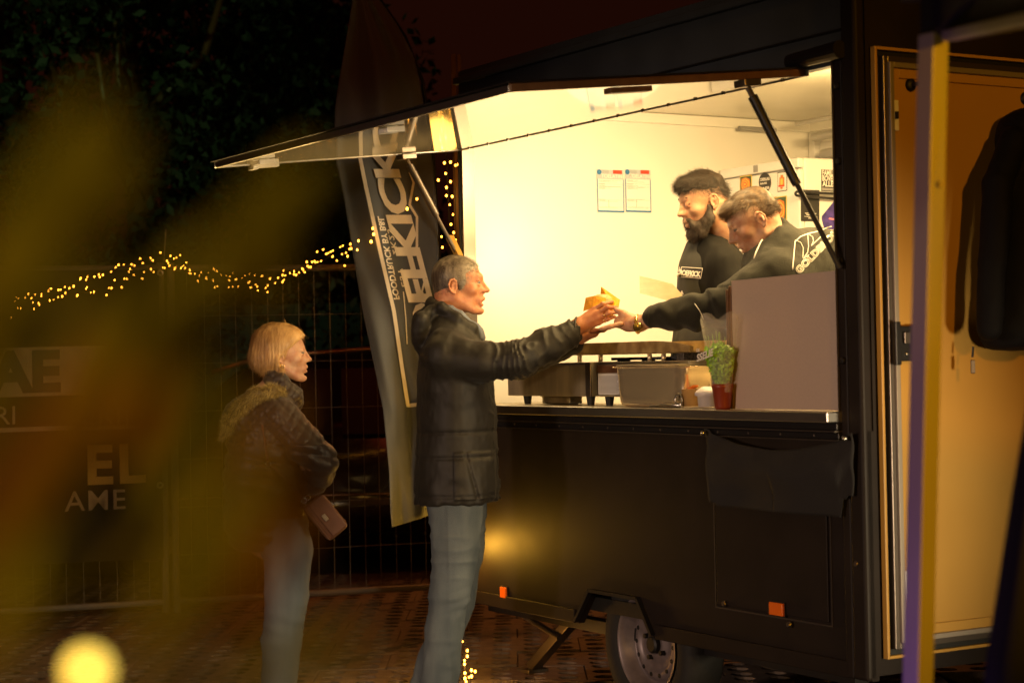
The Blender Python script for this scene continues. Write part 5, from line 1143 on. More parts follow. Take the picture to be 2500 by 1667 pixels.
S.ell(C(700, 910), (.044, .048, .055), .012, 'sub'); S.ell(C(668, 932), (.048, .075, .030), .02); S.chain([C(620, 975, -.12), C(585, 1010, -.10), C(570, 1060, -.05)], [.045, .055, .045], .03); S.chain([C(620, 975, .12), C(585, 1010, .10), C(570, 1060, .05)], [.045, .055, .045], .03); S.cap(C(580, 1020, -.08), C(580, 1020, .08), .06, .06, .03)
zb_ = C(650, 1335).z; S.plane((0, 0, zb_), (0, 0, -1), .012); zq = C(700, 1080).z
def cd(P):
    x, y, z = P.T; up = z > zq; a1_, a2_ = (x + z) * 62, (x * 1.0 - z + y * .6) * 62; dia = -.0050 * (np.exp(-(np.sin(a1_) / .30) ** 2) + np.exp(-(np.sin(a2_) / .30) ** 2))
    puf = .012 * np.abs(np.sin(z * 46 + x * 10)) ** .6 - .005; return np.where(up, dia, puf) + .003 * vnoise(P, (30, 30, 14), 3) + .002 * vnoise(P, (90, 90, 30), 4)
S.disp(cd, .03); S.build('coat', ct, g)
# fur trim of the hood
fm = hairmat('fur_trim', (.10, .065, .02), (.72, .56, .20), .7)
S = SDF([(-.30, .12, .006)], [(-.30, .30, .006)], [(1.1, 1.42, .006)]); fp = [C(690, 955, -.14), C(665, 952, -.175), C(625, 962, -.19), C(590, 990, -.18), C(560, 1030, -.14), C(548, 1075, -.06)]
S.chain(fp, [.014, .018, .020, .020, .020, .018], .02); S.disp(lambda P: .006 * vnoise(P, (40, 40, 40), 2), .02); fo_ = S.build('fur_trim', fm, g); at_ = fo_.data.attributes.new('tone', 'FLOAT', 'POINT')
P_, N_ = surf_points(fo_, 6000); s2 = strands('fur_strands', P_, N_, lambda p, n: n * .8 + np.array((-.3, -.2, -.5)), .020, .0007, fm, fo_, seg=3, jit_=.4, curl=.5); s2['kind'] = 'stuff'
S = SDF([(-.14, .22, .006)], [(-.20, .20, .007)], [(.0, .80, .006)])
for a in (-1, 1): S.chain([C(672, 1260, a * .075), C(702, 1340, a * .09), C(700, 1450, a * .09), C(688, 1560, a * .09), C(680, 1700, a * .09)], [.118, .098, .085, .076, .072], .02)
S.plane((0, 0, .05), (0, 0, -1), .006); S.disp(lambda P: .004 * vnoise(P, (18, 18, 24), 1) + .004 * np.sin(P[:, 2] * 90 + P[:, 0] * 30) * np.exp(-((P[:, 2] - C(700, 1520).z) / .06) ** 2), .03); S.build('jeans', denim, g)
for a in (-1, 1):
    S = SDF([(-.2, .3, .006)], [(-.2, .2, .006)], [(-.01, .16, .006)]); b_ = C(680, 1700, a * .09); S.chain([Vector((b_.x - .05, b_.y, .045)), Vector((b_.x + .05, b_.y, .042)), Vector((b_.x + .13, b_.y, .03))], [.036, .038, .028], .02).plane((0, 0, .002), (0, 0, -1), .004); S.build('shoe', M['black'], g)
# handbag with its strap
bp = C(795, 1262, -.20) + o0; hb = empty('handbag', bp, 0, label='small brown leather shoulder bag hanging at the hip of the blonde woman', cat='handbag')
lea = mat('brown_leather', (.12, .050, .032), .42, var=.3, vscale=20, bump=.15, bscale=180)
Rb = Matrix.Rotation(math.radians(52), 4, 'Y')
RX, RZ = Rb @ Vector((1, 0, 0)), Rb @ Vector((0, 0, 1))
MB().obox((0, 0, 0), RX * .084, (0, .032, 0), RZ * .050).build('bag_body', lea, hb, bevel=.020, seg=5, smooth=True)
MB().obox(RZ * .016 + Vector((0, -.034, 0)), RX * .078, (0, .007, 0), RZ * .036).build('bag_flap', lea, hb, bevel=.005, seg=3)
MB().obox(RZ * -.038 + Vector((0, -.035, 0)), RX * .080, (0, .003, 0), RZ * .003).build('bag_seam', lea, hb, bevel=.002)
MB().obox(Rb @ Vector((.0, -.046, .004)), Rb @ Vector((.014, 0, 0)), (0, .004, 0), Rb @ Vector((0, 0, .008))).build('clasp', M['alu'], hb, bevel=.002)
MB().tube([Rb @ Vector((-.09, 0, .02)), C(742, 1220, -.20) + o0 - bp, C(700, 1170, -.205) + o0 - bp, C(655, 1130, -.20) + o0 - bp, C(640, 1040, -.19) + o0 - bp, C(665, 985, -.10) + o0 - bp], .006, 8).build('strap', lea, hb, smooth=True)
MB().tube([Rb @ Vector((.06, 0, .05)), C(775, 1210, -.17) + o0 - bp, C(752, 1216, -.19) + o0 - bp], .004, 8).build('strap', lea, hb, smooth=True)
for x, y in ((742, 1222), (752, 1214), (655, 1132)): MB().tube([C(x, y, -.21) + o0 - bp + Vector((.010 * math.cos(t), 0, .010 * math.sin(t))) for t in [k * math.pi / 5 for k in range(11)]], .0022, 6, False).build('buckle_ring', M['alu'], hb, smooth=True)
# ------------------------------------------------------------------ bearded server
g, o0, C = person(1745, 7.72, 'bearded server in a black shirt and apron looking down inside the trailer'); YA = 7.72
hp = C(1717, 488, -.10); HM3 = hm(hp, math.pi + .26, .26)
S = SDF([(-.30, -.18, .009), (-.18, .10, .0032), (.10, .32, .009)], [(-.26, -.21, .009), (-.21, .03, .0032), (.03, .30, .009)], [(.44, 1.84, .010), (1.84, 2.22, .0032)])
S.frame(HM3); head_prims(S, jaw=1.05, neck_r=.060, neck_to=(-.070, 0, -.150), brow=1.0); S.frame(Matrix.Identity(4))
S.cap(HM3 @ Vector((-.055, 0, -.11)), C(1755, 610, .0), .058, .07, .03); S.cap(C(1745, 640), C(1735, 900), .10, .11, .04); S.cap(C(1745, 640, -.12), C(1755, 640, .14), .06, .06, .03)
S.chain([C(1770, 650, -.17), C(1800, 760, -.18), C(1745, 752, -.28), C(1728, 748, -.31)], [.05, .042, .032, .03], .02); S.chain([C(1750, 650, .17), C(1760, 780, .16), C(1700, 800, .0)], [.05, .04, .03], .02)
for a in (-1, 1): S.chain([C(1740, 940, a * .09), C(1740, 1150, a * .09), C(1740, 1480 - 0, a * .09)], [.09, .07, .05], .03)
S.plane((0, 0, .46), (0, 0, -1), .01); S.build('body', SK3, g); eyes(g, HM3, 1.0, (.8, 0, -.8), half=True)
for y in (-1, 1): MB().add([HM3 @ Vector((.0775 + .0155 * math.cos(b) * math.cos(a), y * .031 + .0165 * math.sin(a), -.003 + .0150 * math.sin(b) * 1.0)) for b in (-.25, .0, .3, .6, .9) for a in [-1.1 + k * .22 for k in range(11)]], [(j * 11 + i, j * 11 + i + 1, (j + 1) * 11 + i + 1, (j + 1) * 11 + i) for j in range(4) for i in range(10)]).build('eyelid', SK3, g, smooth=True)
HD = hairmat('dark_brown_hair', (.006, .004, .003), (.055, .030, .014), .65)
S = SDF([(-.20, .16, .0035)], [(-.26, .10, .0035)], [(1.90, 2.26, .0035)]); S.frame(HM3)
S.ell((-.010, 0, .052), (.090, .076, .066), .01); S.ell((.050, 0, .078), (.048, .052, .030), .02); S.ell((-.055, 0, .02), (.052, .065, .060), .02)
S.ell((.125, 0, .015), (.062, .12, .050), .006, 'sub'); S.ell((.05, 0, -.045), (.11, .12, .075), .006, 'sub'); S.ell((-.05, 0, -.09), (.10, .12, .075), .006, 'sub')
S.disp(lambda P: .004 * vnoise(P, (60, 60, 60), 2), .02)
hairy('hair', o0, HM3, 1, S, HD, 11000, .026, .0006, lambda p, n: np.stack([.9 * np.ones(len(p)) * np.clip((p[:, 2] - .03) * 20, -.2, 1), 0 * p[:, 0], -.4 + 8 * np.clip(p[:, 2] - .06, 0, .05)], 1), g, tone=lambda p: .30 + 0 * p[:, 0], lift=.55, seg=3, jit_=.35)
def fade(HM_, m_, n_, root, par, zmin=-.035, zmax=.05):          # cropped sides: sparse short stubble over the skull
    a = RNG.uniform(0, 2 * math.pi, n_); z = RNG.uniform(zmin, zmax, n_); zz = np.clip((z - .022) / .082, -.95, .95); r = np.sqrt(1 - zz ** 2); x, y = -.014 + .0895 * r * np.cos(a), .0765 * r * np.sin(a)
    prob = np.clip((z - zmin) / (zmax - zmin) * 1.15 + .05, 0, 1); ok = (x < .030 + .25 * (z - 0)) & (RNG.random(n_) < prob) & ~((np.abs(x + .010) < .021) & (np.abs(z + .020) < .030)); P = np.stack([x, y, z], 1)[ok]; N = P * np.array((1, 1.3, 1)); N /= np.linalg.norm(N, axis=1)[:, None]; R3 = np.array(HM_.to_3x3())
    s2 = strands('hair_fade', P @ R3.T + np.array(HM_.translation), N @ R3.T, lambda p, n: np.tile(R3 @ np.array((.2, 0, -.9)), (len(p), 1)), .006, .0006, m_, par, seg=2, lift=.3); s2['kind'] = 'stuff'
fade(HM3, HD, 9000, o0, g)
S = SDF([(-.20, .16, .0035)], [(-.26, .10, .0035)], [(1.74, 2.08, .0035)]); S.frame(HM3)
for y in (-1, 1):
    S.chain([(.008, y * .066, -.030), (.018, y * .060, -.075), (.056, y * .034, -.112), (.080, 0, -.125)], [.009, .019, .023, .025], .02)
    S.chain([(.096, y * .004, -.055), (.090, y * .022, -.060), (.080, y * .032, -.085), (.078, y * .020, -.112)], [.0045, .006, .012, .014], .012)
    S.cap((.035, y * .050, -.085), (.062, y * .034, -.098), .018, .018, .015)
S.ell((.100, 0, -.0745), (.014, .017, .0085), .005, 'sub'); S.disp(lambda P: .0035 * vnoise(P, (80, 80, 80), 2), .02)
hairy('beard', o0, HM3, 1, S, HD, 7000, .014, .0006, lambda p, n: np.tile(np.array((.35, 0, -1.0)), (len(p), 1)), g, tone=lambda p: .45 + 0 * p[:, 0], lift=.3, seg=2, jit_=.3)
for y in (-1, 1):
    P_ = np.array([HM3 @ Vector((.0920 - .012 * abs(t), y * (.010 + .034 * t), .0235 + .005 * math.sin(t * 3))) for t in RNG.random(300)]); N_ = np.tile(np.array(HM3.to_3x3() @ Vector((1, 0, 0))), (300, 1))
    strands('eyebrow', P_, N_, lambda p, n: np.tile(np.array(HM3.to_3x3() @ Vector((.2, y * .9, .1))), (len(p), 1)), .009, .0007, HD, g, seg=2, tone=lambda p: np.full(len(p), .2))['kind'] = 'stuff'
blk = cloth('black_cotton', (.010, .0095, .009), .85, bump=.2, spec=.2)
S = SDF([(-.24, .30, .006)], [(-.28, .28, .0065)], [(.95, 1.98, .006)])
S.ell(C(1742, 690), (.130, .20, .22), .05); S.ell(C(1738, 830), (.135, .19, .26), .05); S.chain([C(1768, 645, -.16), C(1795, 705, -.19), C(1802, 745, -.19)], [.082, .075, .070], .03); S.chain([C(1745, 645, .16), C(1760, 720, .18)], [.08, .07], .03)
S.cap(C(1745, 615, -.11), C(1750, 615, .11), .06, .06, .04); S.ell(C(1762, 590), (.075, .085, .045), .03); S.cap(HM3 @ Vector((-.055, 0, -.10)), C(1755, 600), .062, .066, .006, 'sub')
S.disp(lambda P: .0045 * vnoise(P, (16, 16, 9), 1) + .0025 * vnoise(P, (40, 40, 20), 2), .03); S.plane((0, 0, 1.0), (0, 0, -1), .01); S.build('shirt', blk, g)
apm = cloth('charcoal_apron_canvas', (.060, .061, .058), .85, spec=.2, bump=.35, bscale=600)
S = SDF([(-.26, .20, .0055)], [(-.28, .20, .006)], [(.70, 1.90, .006)]); S.ell(C(1737, 690), (.140, .19, .23), .05); S.ell(C(1733, 860), (.155, .20, .32), .05); S.ell(C(1725, 1000), (.17, .21, .3), .05)
S.plane(C(1760, 700, -.10), (.86, -.30, .10), .004); S.plane(C(1700, 583), (-.15, 0, 1), .004); S.disp(lambda P: .005 * vnoise(P, (14, 14, 8), 1) + .0028 * vnoise(P, (36, 36, 24), 2), .03); ap = S.build('apron', apm, g)
PJ = Skinner(ap, o0)
for (a, b) in (((1738, 585), (1762, 562)), ((1756, 640), (1761, 566)),): pass
MB().tube([PJ(1752, 690, YA - .14, .006), C(1757, 640, -.155), C(1762, 600, -.135), C(1766, 574, -.10), C(1768, 555, -.02)], .010, 6).build('apron_strap', apm, g, smooth=True)
MB().obox(C(1766, 566, -.125), (.012, 0, 0), (0, .003, 0), (0, 0, .009)).build('strap_buckle', M['alu'], g)
def patch(name, Q, m, off, n=10, f=PJ, Yd=7.58, par=None):
    vs = []
    for j in range(n + 1):
        for i in range(n + 1):
            u, v = i / n, j / n; x = (Q[0][0] * (1-u) + Q[1][0] * u) * (1-v) + (Q[3][0] * (1-u) + Q[2][0] * u) * v; y = (Q[0][1] * (1-u) + Q[1][1] * u) * (1-v) + (Q[3][1] * (1-u) + Q[2][1] * u) * v; vs.append(f(x, y, Yd, off))
    return MB().add(vs, [(j*(n+1)+i, j*(n+1)+i+1, (j+1)*(n+1)+i+1, (j+1)*(n+1)+i) for j in range(n) for i in range(n)]).build(name, m, par or g, fix=False)
patch('badge', ((1652, 676), (1711, 680.5), (1716, 654.5), (1659, 650.5)), M['letter'], .004); patch('badge_field', ((1654, 674.2), (1710, 678.6), (1714.4, 656), (1660, 652.2)), M['ink'], .0055)
text_on('BOEFKICK', lambda x, y: PJ(1658 + x * 50 + y * 10, 671 + x * 4.5 - y * 72, 7.58, .007), M['letter'], g, size=.245, bold=.05, spacing=.86)
text_on('EST 2K23', lambda x, y: PJ(1674 + x * 50, 676 + x * 2 - y * 50, 7.58, .007), M['letter'], g, size=.09, bold=.02)
patch('apron_tag', ((1660, 717), (1669, 718.5), (1665.2, 709), (1664.4, 709)), M['letter'], .004, 3)
# scraper in a white glove
gl = mat('white_nitrile_glove', (.78, .74, .68), .4, bump=.2, bscale=60)
S = SDF([(-.16, .06, .0035)], [(-.42, -.16, .0035)], [(1.55, 1.78, .0035)]); D = -.31
S.chain([C(1740, 752, D), C(1722, 744, D), C(1708, 742, D)], [.030, .028, .024], .015)
fingers(S, [C(1712, 733, D - .01), C(1708, 738, D - .02), C(1706, 744, D - .02), C(1706, 749, D - .015)], [C(1695, 735, D - .03), C(1690, 740, D - .035), C(1690, 746, D - .035), C(1692, 752, D - .03)], [C(1683, 744, D - .01), C(1680, 748, D - .012), C(1680, 752, D - .01), C(1684, 755, D - .01)], .0098)
S.chain([C(1716, 732, D - .0), C(1700, 728, D - .01), C(1688, 731, D - .02)], [.013, .011, .010], .008); S.build('glove', gl, g)
sp0 = C(1676, 733, D) + o0; spt = empty('burger_scraper', sp0, 0, label='wide steel scraper with a wooden handle held by the bearded server', cat='scraper')
Q = lambda x, y, dy=0: C(x, y, D + dy) + o0 - sp0
MB().obox((Q(1668, 728) + Q(1698, 746)) / 2, (Q(1698, 746) - Q(1668, 728)) / 2, (0, .012, 0), (Q(1698, 746) - Q(1668, 728)).cross(Vector((0, 1, 0))).normalized() * .013).build('handle', mat('worn_wood', (.38, .16, .04), .5, var=.5, vscale=60), spt, bevel=.003)
bl = [Q(1561, 673), Q(1642, 693), Q(1668, 722), Q(1661, 730), Q(1638, 736), Q(1562, 716)]; bb = [p + Vector((0, .002, 0)) for p in bl]
MB().add(bl + bb, [tuple(range(6)), tuple(range(11, 5, -1))] + [(i, (i+1) % 6, 6 + (i+1) % 6, 6 + i) for i in range(6)]).build('blade', mat('scraped_steel', (.80, .74, .60), .32, .5, col2=(.66, .59, .45), vscale=16, stretch=(1, 1, 3)), spt)
# ------------------------------------------------------------------ leaning server
g, o0, C = person(1900, 7.12, 'young server in a dark fleece leaning forward to hand over the burger')
hp = C(1837.5, 534, -.02); HM4 = hm(hp, math.pi + .03, .52)
S = SDF([(-.72, -.44, .0034), (-.44, -.22, .008), (-.22, .12, .0032), (.12, .50, .010)], [(-.26, -.13, .008), (-.13, .10, .0032), (.10, .42, .0036), (.42, .7, .012)], [(.45, 1.42, .012), (1.42, 2.10, .0033)])
S.frame(HM4); head_prims(S, jaw=.96, neck_r=.052, neck=False, brow=.9, mouth=.7); S.cap((-.025, 0, -.05), (-.035, 0, -.10), .048, .046, .03); S.frame(Matrix.Identity(4))
S.cap(HM4 @ Vector((-.035, 0, -.10)), C(1895, 640, 0), .046, .05, .03); S.chain([C(1910, 650, 0), C(2010, 680, .20), C(2070, 760, .40)], [.10, .12, .12], .04)
S.chain([C(1895, 675, -.14), C(1800, 738, -.10), C(1690, 762, -.02), C(1600, 776, .06), C(1560, 790, .10)], [.05, .045, .038, .031, .030], .02)
S.chain([C(1560, 790, .10), C(1535, 789, .13), C(1515, 786, .15)], [.030, .030, .026], .015)
fingers(S, [C(1515, 790, .10), C(1512, 792, .13), C(1512, 792, .16), C(1515, 790, .19)], [C(1490, 797, .10), C(1486, 799, .13), C(1486, 799, .16), C(1490, 797, .19)], [C(1472, 802, .11), C(1466, 803, .14), C(1466, 803, .165), C(1472, 801, .19)], .0088)
S.chain([C(1540, 776, .12), C(1522, 766, .13), C(1504, 756, .14)], [.017, .013, .010], .012)
S.chain([C(1895, 640, .15), C(1850, 720, .25), C(1900, 800, .2)], [.05, .045, .035], .02)
for a in (-1, 1): S.chain([C(2070, 800, .40 + a * .09), C(2060, 1100, .40 + a * .09), C(2060, 1500, .42 + a * .09)], [.10, .07, .05], .03)
S.plane((0, 0, .46), (0, 0, -1), .01); S.build('body', SK2, g); eyes(g, HM4, 1.0, (.85, 0, -.5), iris=(.05, .03, .02))
HL = hairmat('light_brown_hair', (.050, .026, .012), (.26, .15, .060), .5)
S = SDF([(-.26, .16, .0035)], [(-.16, .12, .0035)], [(1.78, 2.12, .0035)]); S.frame(HM4)
S.ell((-.012, 0, .050), (.092, .074, .064), .01); S.ell((.055, 0, .074), (.042, .050, .030), .02); S.ell((-.055, 0, .015), (.050, .062, .055), .02); S.ell((-.030, 0, .012), (.0775, .0735, .075), .01)
S.ell((.135, 0, .012), (.066, .12, .050), .006, 'sub'); S.ell((.05, 0, -.050), (.11, .12, .075), .006, 'sub'); S.ell((-.05, 0, -.092), (.10, .12, .075), .006, 'sub'); S.disp(lambda P: .003 * vnoise(P, (60, 60, 60), 2), .02)
hairy('hair', o0, HM4, 1, S, HL, 14000, .019, .0006, lambda p, n: np.stack([np.ones(len(p)) * np.clip((p[:, 2] - .02) * 20, -.2, 1), .3 * np.sin(p[:, 0] * 60), -.3 + 5 * np.clip(p[:, 2] - .06, 0, .05)], 1), g, tone=lambda p: np.clip(.26 + 2.2 * p[:, 0] - 3 * np.clip(p[:, 2] - .06, 0, 1), .05, .6), lift=.35, seg=3, jit_=.22)
fade(HM4, HL, 9000, o0, g, -.045, .05)
for y in (-1, 1):
    P_ = np.array([HM4 @ Vector((.0905 - .012 * abs(t), y * (.010 + .032 * t), .0235 + .004 * math.sin(t * 3))) for t in RNG.random(220)]); N_ = np.tile(np.array(HM4.to_3x3() @ Vector((1, 0, 0))), (220, 1))
    strands('eyebrow', P_, N_, lambda p, n: np.tile(np.array(HM4.to_3x3() @ Vector((.2, y * .9, .1))), (len(p), 1)), .008, .0006, HL, g, seg=2, tone=lambda p: np.full(len(p), .2))['kind'] = 'stuff'
fl_ = cloth('dark_green_fleece', (.026, .026, .020), .9, bump=.5, bscale=300, sheen=.12, spec=.2)
S = SDF([(-.52, .48, .006)], [(-.27, .66, .0065)], [(1.10, 1.98, .006)])
S.chain([C(1905, 655, -.02), C(1990, 665, .16), C(2075, 700, .34)], [.150, .165, .165], .05); S.cap(C(1905, 672, -.15), C(1905, 660, .14), .095, .095, .05)
S.chain([C(1893, 683, -.155), C(1845, 712, -.15), C(1795, 738, -.115), C(1690, 766, -.025), C(1640, 770, .02), C(1596, 775, .065)], [.098, .092, .082, .060, .054, .044], .03)
S.chain([C(1900, 650, .15), C(1850, 700, .24), C(1840, 760, .22)], [.085, .07, .06], .03)
S.chain([C(1896, 548, .0), C(1893, 560, -.065), C(1868, 610, -.085), C(1845, 634, -.04), C(1840, 638, .0)], [.016, .017, .018, .016, .016], .018); S.chain([C(1896, 548, .0), C(1893, 560, .065), C(1868, 610, .085), C(1845, 634, .04), C(1840, 638, .0)], [.016, .017, .018, .016, .016], .018)
S.ell(C(1905, 610, 0), (.075, .11, .085), .04); S.cap(C(1905, 585, -.05), C(1905, 585, .05), .04, .04, .03); S.cap(C(1880, 590, 0), C(1898, 560, 0), .045, .045, .03); S.ell(HM4 @ Vector((.01, 0, -.045)), (.098, .078, .085), .01, 'sub')
def fd_(P):
    x, y, z = P.T; r = .005 * vnoise(P, (13, 13, 10), 1) + .0025 * vnoise(P, (34, 34, 34), 2); arm = np.exp(-((x + .30) / .14) ** 2) * (z < 1.66)
    return r + arm * .0075 * np.sin(62 * x + 30 * z + 3 * vnoise(P, (10, 10, 10), 3))
S.disp(fd_, .03); fo2 = S.build('fleece', fl_, g)
MB().tube([C(1589 + 6 * math.cos(a), 774 + 24 * math.sin(a), .07 + .042 * math.cos(a)) for a in [k * math.pi / 10 for k in range(21)]], .006, 8, False).build('cuff', fl_, g, smooth=True)
PF = Skinner(fo2, o0); pil = M['letter']
MB().tube([PF(1893, 539, 7.05, .002), PF(1878, 556, 7.0, .004), PF(1858, 590, 7.0, .004), PF(1846, 615, 7.0, .004), PF(1841, 631, 7.0, .004)], .0035, 6).build('collar_piping', pil, g, smooth=True)
def pline(name, pts, w_, off=.004):
    P = []
    for a, b in zip(pts[:-1], pts[1:]):
        n = max(2, int(math.hypot(b[0] - a[0], b[1] - a[1]) / 4)); P += [(a[0] + (b[0] - a[0]) * k / n, a[1] + (b[1] - a[1]) * k / n) for k in range(n)]
    P.append(pts[-1]); MB().tube([PF(x, y, 7.0, off) for x, y in P], w_, 5).build(name, pil, g, smooth=True)
pline('logo_line', [(1935, 658), (1941, 590), (1954, 578), (1972, 571), (1995, 566), (2020, 556), (2030, 553)], .0022)
pline('logo_line', [(1941, 586), (1955, 592), (1961, 605), (1960, 630)], .0014); pline('logo_line', [(1972, 571), (1974, 600), (1972, 616), (1961, 632), (1975, 622)], .0014); pline('logo_line', [(1972, 571), (1984, 578), (1986, 588), (1981, 600), (2012, 570)], .0014)
lx, ly = (88.0, -92.0), (-.0, 0)
def lg(x, y, off=.005):
    ux, uy = .700, -.714; return PF(1951 + x * 108 * ux - y * 68, 669 + x * 108 * uy - y * 68, 7.0, off)
text_on('GOLDBLOK', lg, pil, g, size=.235, bold=.055, spacing=1.06); text_on('GOLDBLOK', lambda x, y: lg(x, y, .0065), mat('fleece_print_gap', (.040, .040, .032), .9), g, name='lettering_gap', size=.235, bold=-.004, spacing=1.06)
pline('sleeve_piping', [(1696, 741), (1708, 758), (1718, 780)], .0012)
# watch
wc_ = C(1557, 791, .10); gold = mat('gold_watch_metal', (.85, .60, .22), .22, 1.0)
MB().tube([wc_ + Vector((.010 * math.cos(a), .034 * math.cos(a), .0325 * math.sin(a))) for a in [k * math.pi / 12 for k in range(25)]], .0065, 8, False).build('watch_band', gold, g, smooth=True)
wd_ = MB().lathe([(.001, .010), (.015, .009), (.0185, .006), (.019, 0), (.001, 0)], 28).build('watch_case', gold, g); wd_.matrix_local = Matrix.Translation(C(1557, 798, .062)) @ Vector((-.1, -1, -.15)).to_track_quat('Z', 'Y').to_matrix().to_4x4()
MB().lathe([(.001, .0106), (.0135, .0100)], 24).build('watch_dial', mat('dial', (.80, .66, .32), .5), g).matrix_local = wd_.matrix_local
# ------------------------------------------------------------------ padded jacket hanging on the trailer door
jo = TW(S1 + .10, hit(2490, 400, 's', S1 + .1)[1], hit(2490, 250, 's', S1 + .1)[2]); jg = empty('hanging_jacket', jo, 0, label='black padded jacket hanging from a hook on the open cream door', cat='jacket')
def J(x, y, off=0.0): p = hit(x, y, 's', S1 + .10 + off); return TW(*p) - jo
S = SDF([(-.20, .46, .007)], [(-.30, .34, .007)], [(-.90, .12, .007)])
S.chain([J(2530, 290), J(2500, 330), J(2485, 480), J(2478, 640), J(2470, 800)], [.05, .085, .10, .105, .108], .04); S.chain([J(2575, 300), J(2590, 520), J(2580, 800)], [.07, .11, .115], .04); S.chain([J(2474, 345, .03), J(2436, 450, .05), J(2424, 640, .06), J(2416, 800, .06)], [.048, .052, .046, .040], .006)
S.plane(J(2450, 852), (0, 0, -1), .02); S.disp(lambda P: .006 * vnoise(P, (9, 9, 5), 2) + .003 * vnoise(P, (24, 24, 24), 1), .03); S.build('jacket', cloth('black_puffer_nylon', (.004, .004, .006), .75, spec=.15), jg)
zp = J(2374, 850); MB().tube([J(2376, 846), J(2374, 872)], .004, 6).build('zip_cord', M['black'], jg); MB().obox(J(2375, 895), (.007, 0, 0), (0, .004, 0), (0, 0, .022)).build('zip_pull', M['aludark'], jg, bevel=.002)
# ================================================================== GAZEBO at the right
pt_ = at(2258, 880, 3.5); gz = empty('gazebo', (pt_.x, 3.5, 0), 0, label='out of focus gazebo with a pale corner post and black canopy at the right', cat='gazebo')
top_ = at(2279, 90, 3.5) - pt_; top_.z = at(2279, 90, 3.5).z; low_ = at(2240, 1700, 3.5) - Vector((pt_.x, 3.5, 0)); top_ = at(2279, 84, 3.5) - Vector((pt_.x, 3.5, 0))
postm = mat('pale_aluminium_post', (.62, .58, .52), .5, .2, var=.15, vscale=8, stretch=(1, 1, .3))
ax_ = top_ - low_; low_ = low_ - ax_ * (low_.z / ax_.z) * 1.0 if low_.z > 0 else low_; ax_ = top_ - low_
def post(w0, w1, m, nm, t0=0.0, t1=1.0):
    a, b = low_ + ax_ * t0, low_ + ax_ * t1; vs = []
    for p in (a, b):
        for q in (0, 1, 2, 3): th = math.radians(-102 + 90 * q); vs.append(p + Vector((math.cos(th), math.sin(th), 0)) * w0)
    return MB().add(vs, [(0,3,2,1),(4,5,6,7),(0,1,5,4),(1,2,6,5),(2,3,7,6),(3,0,4,7)]).build(nm, m, gz, bevel=.002)
post(.0285, 0, postm, 'post'); 
MB().lathe([(.001, .004), (.006, .003), (.007, 0)], 12).build('post_rivet', M['aludark'], gz).matrix_local = Matrix.Translation(at(2293, 450, 3.48) - Vector((pt_.x, 3.5, 0))) @ Matrix.Rotation(math.pi / 2, 4, 'X')
b0_, b1_ = at(2318, 88, 3.45) - Vector((pt_.x, 3.5, 0)), at(2700, 10, 2.35) - Vector((pt_.x, 3.5, 0)); vb = (b1_ - b0_)
MB().obox((b0_ + b1_) / 2, vb / 2, vb.cross(Vector((0, 0, 1))).normalized() * .014, Vector((0, 0, .010))).build('top_beam', postm, gz, bevel=.002)
cvs = [at(2247, 92, 3.5), at(2320, 84, 3.46), at(2720, -6, 2.35), at(2720, -420, 2.35), at(2247, -160, 3.5)]
cvs = [p - Vector((pt_.x, 3.5, 0)) for p in cvs]; bk = [p + Vector((.02, .04, 0)) for p in cvs]
MB().add(cvs + bk, [tuple(range(5)), tuple(range(9, 4, -1))] + [(i, (i+1) % 5, 5 + (i+1) % 5, 5 + i) for i in range(5)]).build('canopy_valance', M['canvas'], gz)
MB().box((-.02, -1.2, 2.06), (2.2, .05, 2.08)).build('canopy_roof', M['canvas'], gz)
# gathered side curtain at the lower right
cu0 = at(2460, 1400, 3.0); cg = empty('gazebo_curtain', (cu0.x, 3.0, 0), 0, label='dark blurred gazebo side curtain hanging at the lower right corner', cat='curtain')
cpts = [(2560, 300, .03), (2530, 800, .035), (2512, 1000, .04), (2480, 1200, .05), (2450, 1400, .055), (2420, 1600, .06), (2400, 1800, .065)]
vs = []; n = 28
for x, y, r in cpts:
    c = at(x + r * 1533, y, 3.0) - Vector((cu0.x, 3.0, 0))
    for k in range(n): q = 2 * math.pi * k / n; rr = r * (1 + .12 * math.sin(5 * q)); vs.append(c + Vector((rr * math.cos(q), rr * math.sin(q) * .6, 0)))
m_ = len(cpts); MB().add(vs, [(i*n+k, i*n+(k+1)%n, (i+1)*n+(k+1)%n, (i+1)*n+k) for i in range(m_-1) for k in range(n)] + [tuple(range(n)), tuple(range((m_-1)*n, m_*n))]).build('fabric', M['canvas'], cg, smooth=True)
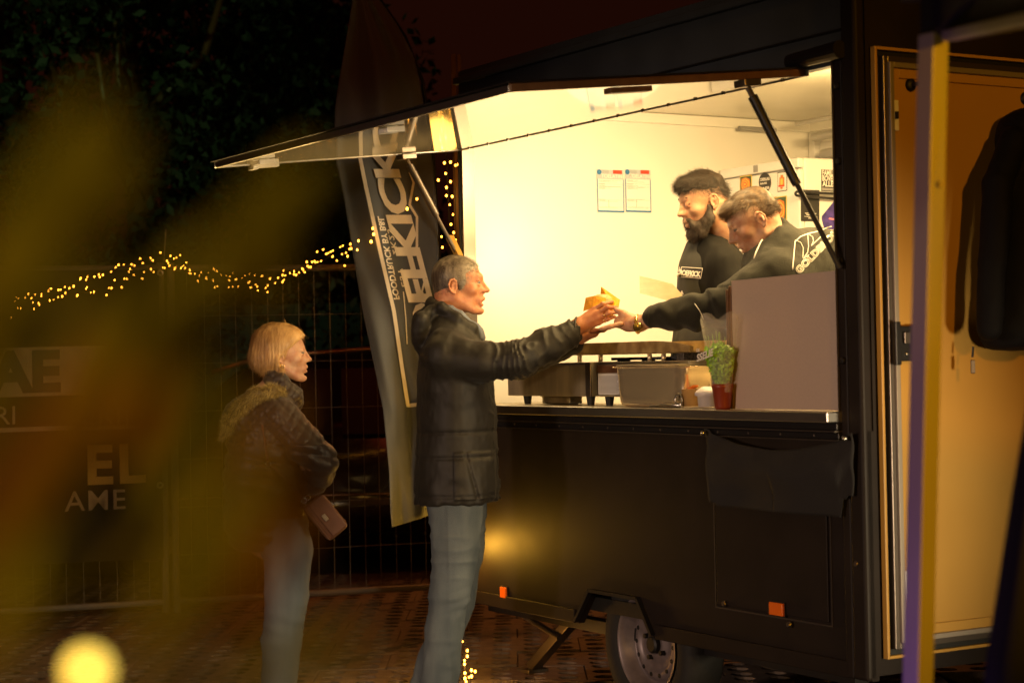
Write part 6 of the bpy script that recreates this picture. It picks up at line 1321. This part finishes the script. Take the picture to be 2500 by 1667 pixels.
# ================================================================== SHRUB close to the lens
leafm = mat('shrub_leaf', (.085, .062, .003), .6, spec=.1, col2=(.028, .036, .003), vscale=9, sss=.0)
leafb = mat('warm_lit_leaf', (.10, .040, .003), .6, spec=.1, col2=(.06, .030, .003), vscale=9)  # green leaf with the orange lamp light put into its colour
sh0 = Vector((-.16, .42, .62)); sh = empty('shrub', (sh0.x, sh0.y, 0), 0, label='out of focus olive leaves of a shrub close to the camera on the left', cat='shrub')
LV = [(70, 560, .42, 60, .95, 0, .013), (250, 470, .44, 52, .7, 0, .010), (20, 860, .42, 66, .8, 0, .011), (600, 590, .44, 48, .70, 0, .012), (760, 560, .45, 40, .6, 0, .009), (400, 790, .42, 56, .6, 0, .010),
      (250, 800, .44, 60, .8, 0, .010), (440, 900, .43, 62, .8, 1, .010), (230, 1050, .42, 64, .8, 0, .010), (90, 1150, .40, 56, .8, 1, .011), (420, 1160, .43, 60, .8, 0, .011), (60, 1420, .42, 66, .7, 0, .011),
      (570, 1230, .43, 60, .75, 1, .012), (480, 1400, .42, 60, .8, 0, .011), (680, 1290, .45, 66, .65, 1, .009), (620, 1640, .44, 20, .7, 0, .008), (790, 1170, .46, 76, .5, 1, .007), (330, 1290, .43, 52, .7, 0, .010), (690, 640, .45, 60, .45, 0, .008)]
base = Vector((0, 0, 0))
for i, (px, py, Y, ang, ln, mm, wd2) in enumerate(LV):
    c = at(px, py, Y); L_ = .040 * ln; a = math.radians(ang); ax2 = Vector((math.cos(a), random.uniform(-.2, .2), math.sin(a))).normalized(); sd2 = Vector((-math.sin(a), random.uniform(-.3, .3), math.cos(a))).normalized(); up2 = ax2.cross(sd2).normalized()
    vs = []; nn = 12
    for k in range(nn + 1):
        t = -1 + 2 * k / nn; w_ = wd2 * .60 * max(.02, (1 - t * t)) ** .7; bend = .006 * t * t
        for s2_ in (-1, 0, 1): vs.append(ax2 * (L_ * t) + sd2 * (w_ * s2_) + up2 * (bend + (.0015 if s2_ else 0)))
    o = MB().add(vs, [(k*3+j, k*3+j+1, (k+1)*3+j+1, (k+1)*3+j) for k in range(nn) for j in (0, 1)]).build('leaf', leafb if mm else leafm, sh, smooth=True, fix=False)
    o.location = c - Vector((sh0.x, sh0.y, 0)); sd = o.modifiers.new('thick', 'SOLIDIFY'); sd.thickness = .0004
MB().tube([(-.05, 0, 0), (-.04, 0, .7), (-.03, 0, 1.1), (.0, .0, 1.25), (.05, .01, 1.37)], [.006, .005, .003, .002, .001], 7).build('stem', wood, sh, smooth=True)
bl_ = at(214, 1636, .66); blm = mat('near_lit_bulb', (1, .7, .1), .4, emit=(1.0, .68, .10), estr=4.0); blm.cycles.emission_sampling = 'NONE'
bb_ = empty('fairy_bulb', bl_, 0, label='single fairy light glowing as a big yellow disc at the lower left', cat='fairy light')
bm = bmesh.new(); bmesh.ops.create_icosphere(bm, subdivisions=3, radius=.0052); me = bpy.data.meshes.new('bulb'); bm.to_mesh(me); bm.free(); link('bulb', me, blm, bb_, smooth=True)
MB().tube([(0, 0, -.005), (.001, 0, -.012), (-.01, .01, -.05)], .0012, 6).build('cable', M['black'], bb_)
